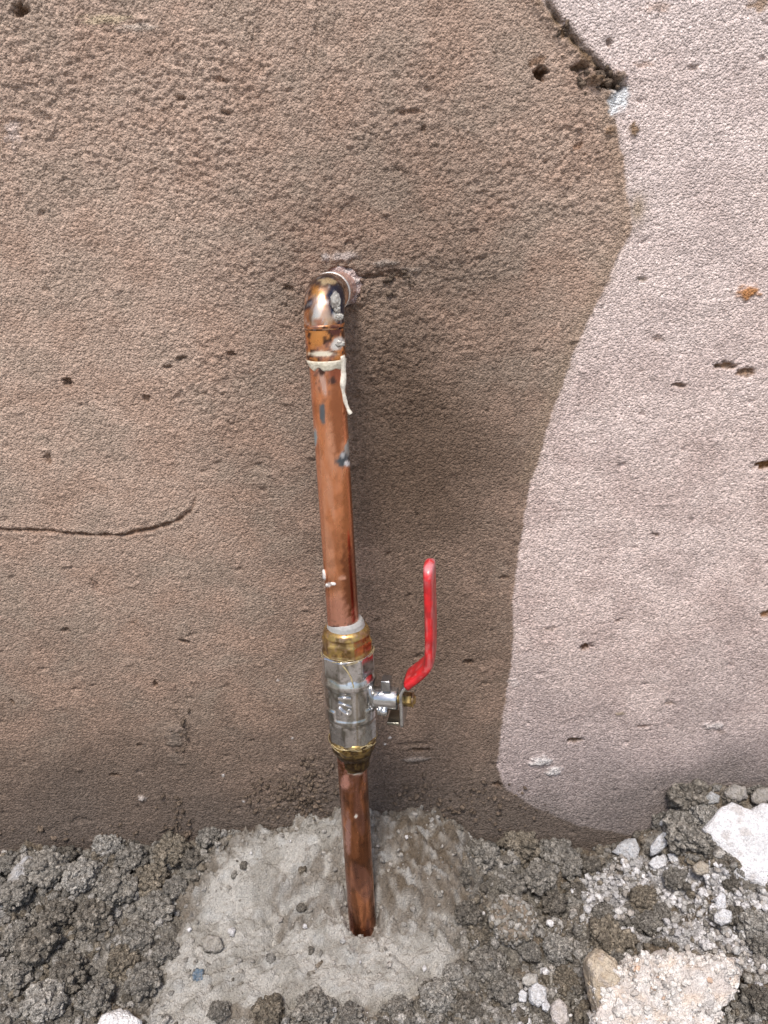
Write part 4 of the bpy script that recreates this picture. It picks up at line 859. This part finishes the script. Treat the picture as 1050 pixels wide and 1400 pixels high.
def metal_cols(V, base=(.70, .71, .73), dark=(.38, .37, .36)):
    q = np.asarray(V) * 1000; a = fbm3(q / 4, 4, 121); return lerp(np.array(base)[None, :], np.array(dark), sstep(-.1, .5, a)), np.full(len(V), .95)
def vpart(name, VF, cols, mt, parent=valve):
    return put(name, rel(mesh_from(name, VF[0], VF[1], cols[0], cols[1]), VB), mt, parent)
v, f = xlathe([(9, 5.2), (12.5, 5.4), (13.2, 5.7), (14, 6.1), (22, 6.0), (25.2, 6.0), (25.8, 5.6), (25.9, 2)]); vpart('stem_housing', (v, f), metal_cols(v), M_CHROME)
v, f = xlathe([(24, 2.6), (31, 2.4), (34.6, 2.4), (35.0, 2.0), (35.1, .5)]); vpart('stem', (v, f), brass_cols(v), M_BRASS)
v, f = xlathe([(29.2, 2.8, 6), (29.4, 3.9, 6), (32.8, 3.9, 6), (33.1, 3.5, 6), (33.2, 2)], 96); vpart('stem_nut', (v, f), brass_cols(v), M_BRASS)
v, f = xlathe([(33.1, 2.5), (33.3, 4.1), (33.9, 4.1), (34.1, 2.6)], 48); vpart('stem_washer', (v, f), brass_cols(v), M_BRASS)
v, f = xlathe([(16.5, 1.2), (16.8, 2.4), (19.4, 2.4), (20.6, 1.9), (21.0, 1.0)], 40, c=(-4.9, -5.0)); vpart('stop_pin', (v, f), metal_cols(v), M_CHROME)
v, f = xlathe([(15.2, 1.6), (15.6, 2.9), (18.0, 2.9), (18.3, 2.3)], 40, c=(-4.2, -4.6)); vpart('stop_boss', (v, f), metal_cols(v), M_CHROME)
def box(x0, x1, y0, y1, z0, z1, bev=.3):
    bm = bmesh.new(); bmesh.ops.create_cube(bm, size=1)
    for q_ in bm.verts: q_.co = Vector(((x0 + x1) / 2 + q_.co.x * (x1 - x0), (y0 + y1) / 2 + q_.co.y * (y1 - y0), (z0 + z1) / 2 + q_.co.z * (z1 - z0)))
    bmesh.ops.bevel(bm, geom=bm.edges[:], offset=bev, segments=3, profile=.6, affect='EDGES')
    V = np.array([P3(*q_.co) for q_ in bm.verts]); F = [[q_.index for q_ in t.verts] for t in bm.faces]; bm.free(); return V, F
# lower stop of the body cast with it (upper lug, dark, catching light on top)
v, f = box(17.5, 22.5, -4.0, 3.0, 6.0, 12.5, .7); vpart('stop_lug', (v, f), metal_cols(v, (.45, .46, .48), (.18, .18, .18)), M_CHROME)
# lever: one bent steel strip with a hanging tab
def strip(center, width, thick, prof_w=None, tip=None):
    """center: list of (x, z) in mm, bent strip; width across y"""
    C = np.array(center, float); T = np.gradient(C, axis=0); T /= np.linalg.norm(T, axis=1)[:, None]; N = np.stack([-T[:, 1], T[:, 0]], 1)
    n = len(C); V = []; e = 6.0 if thick < 3 else 3.2; seg = 40; a = np.arange(seg) * 2 * np.pi / seg
    for k in range(n):
        wk = width if prof_w is None else prof_w[k]; ca, sa = np.cos(a), np.sin(a)
        yy = np.sign(ca) * np.abs(ca) ** (2 / e) * wk / 2; tt = np.sign(sa) * np.abs(sa) ** (2 / e) * thick / 2
        if tip is not None: tt = tt * tip[k]
        V.append(np.stack([C[k, 0] + N[k, 0] * tt, yy, C[k, 1] + N[k, 1] * tt], 1))
    V = np.concatenate(V); V = SO + (np.outer(V[:, 0], sx) + np.outer(V[:, 1], sy) + np.outer(V[:, 2], sz)) * .001
    i = np.arange(n * seg).reshape(n, seg); j = np.roll(i, -1, 1); F = np.stack([i[:-1], i[1:], j[1:], j[:-1]], -1).reshape(-1, 4).tolist(); F.append(i[0].tolist()); F.append(i[-1][::-1].tolist()); return V, F
def smooth_path(P, n=14):
    P = np.array(P, float)
    for _ in range(3):
        Q = [P[0]]
        for a, b in zip(P[:-1], P[1:]): Q += [a * .75 + b * .25, a * .25 + b * .75]
        Q.append(P[-1]); P = np.array(Q)
    L = np.concatenate([[0], np.cumsum(np.linalg.norm(np.diff(P, axis=0), axis=1))]); t = np.linspace(0, L[-1], n)
    return np.stack([np.interp(t, L, P[:, 0]), np.interp(t, L, P[:, 1])], 1)
LEV = [(28.4, -12), (28.4, 5), (29.0, 10.0), (41.4, 21.0), (44.0, 27), (43.8, 80)]
full = smooth_path(LEV, 90)
i_s = int(np.argmin(np.abs(full[:, 1] - 11.8)))
steel = full[:i_s + 6]; v, f = strip(steel, 16, 2.0); o = vpart('lever_plate', (v, f), metal_cols(v, (.62, .64, .66), (.40, .40, .39)), M_CHROME)
slv = full[i_s:]; wv = np.full(len(slv), 19.0); nl = len(slv)
tz = slv[-1, 1] - slv[:, 1]; wv = np.where(tz < 7.5, 19.0 * np.sqrt(np.clip(1 - ((7.5 - tz) / 7.6) ** 2, .01, 1)), wv); tip_t = np.sqrt(np.clip(1 - ((2.2 - tz) / 2.25).clip(0) ** 2, .02, 1))
v, f = strip(slv, 20.0, 5.2, wv, tip=tip_t); q = v * 1000; nn = fbm3(q / 6, 3, 131)
c = lerp(np.array([.62, .014, .020])[None, :], np.array([.42, .012, .016]), sstep(-.2, .4, nn)); c = lerp(c, np.array([.70, .34, .34]), sstep(.32, .6, fbm3(q / np.array([2.5, 2.5, 9]), 4, 134)) * .22)
c = lerp(c, np.array([.74, .36, .40]), sstep(.012, .0, v[:, 2].max() - v[:, 2]) * sstep(-.3, .2, nn) * .6)  # pinkish highlight painted onto the sleeve's top end
vpart('lever_sleeve', (v, f), (c, np.zeros(len(v))), M_RED)
v, f = box(20.5, 27.0, -7, 5, -12.0, -10.2, .35); vpart('stop_tab', (v, f), metal_cols(v, (.36, .35, .30), (.22, .21, .18)), M_CHROME)
valve.location = Vector(valve.location) + Vector(EX * .0013)
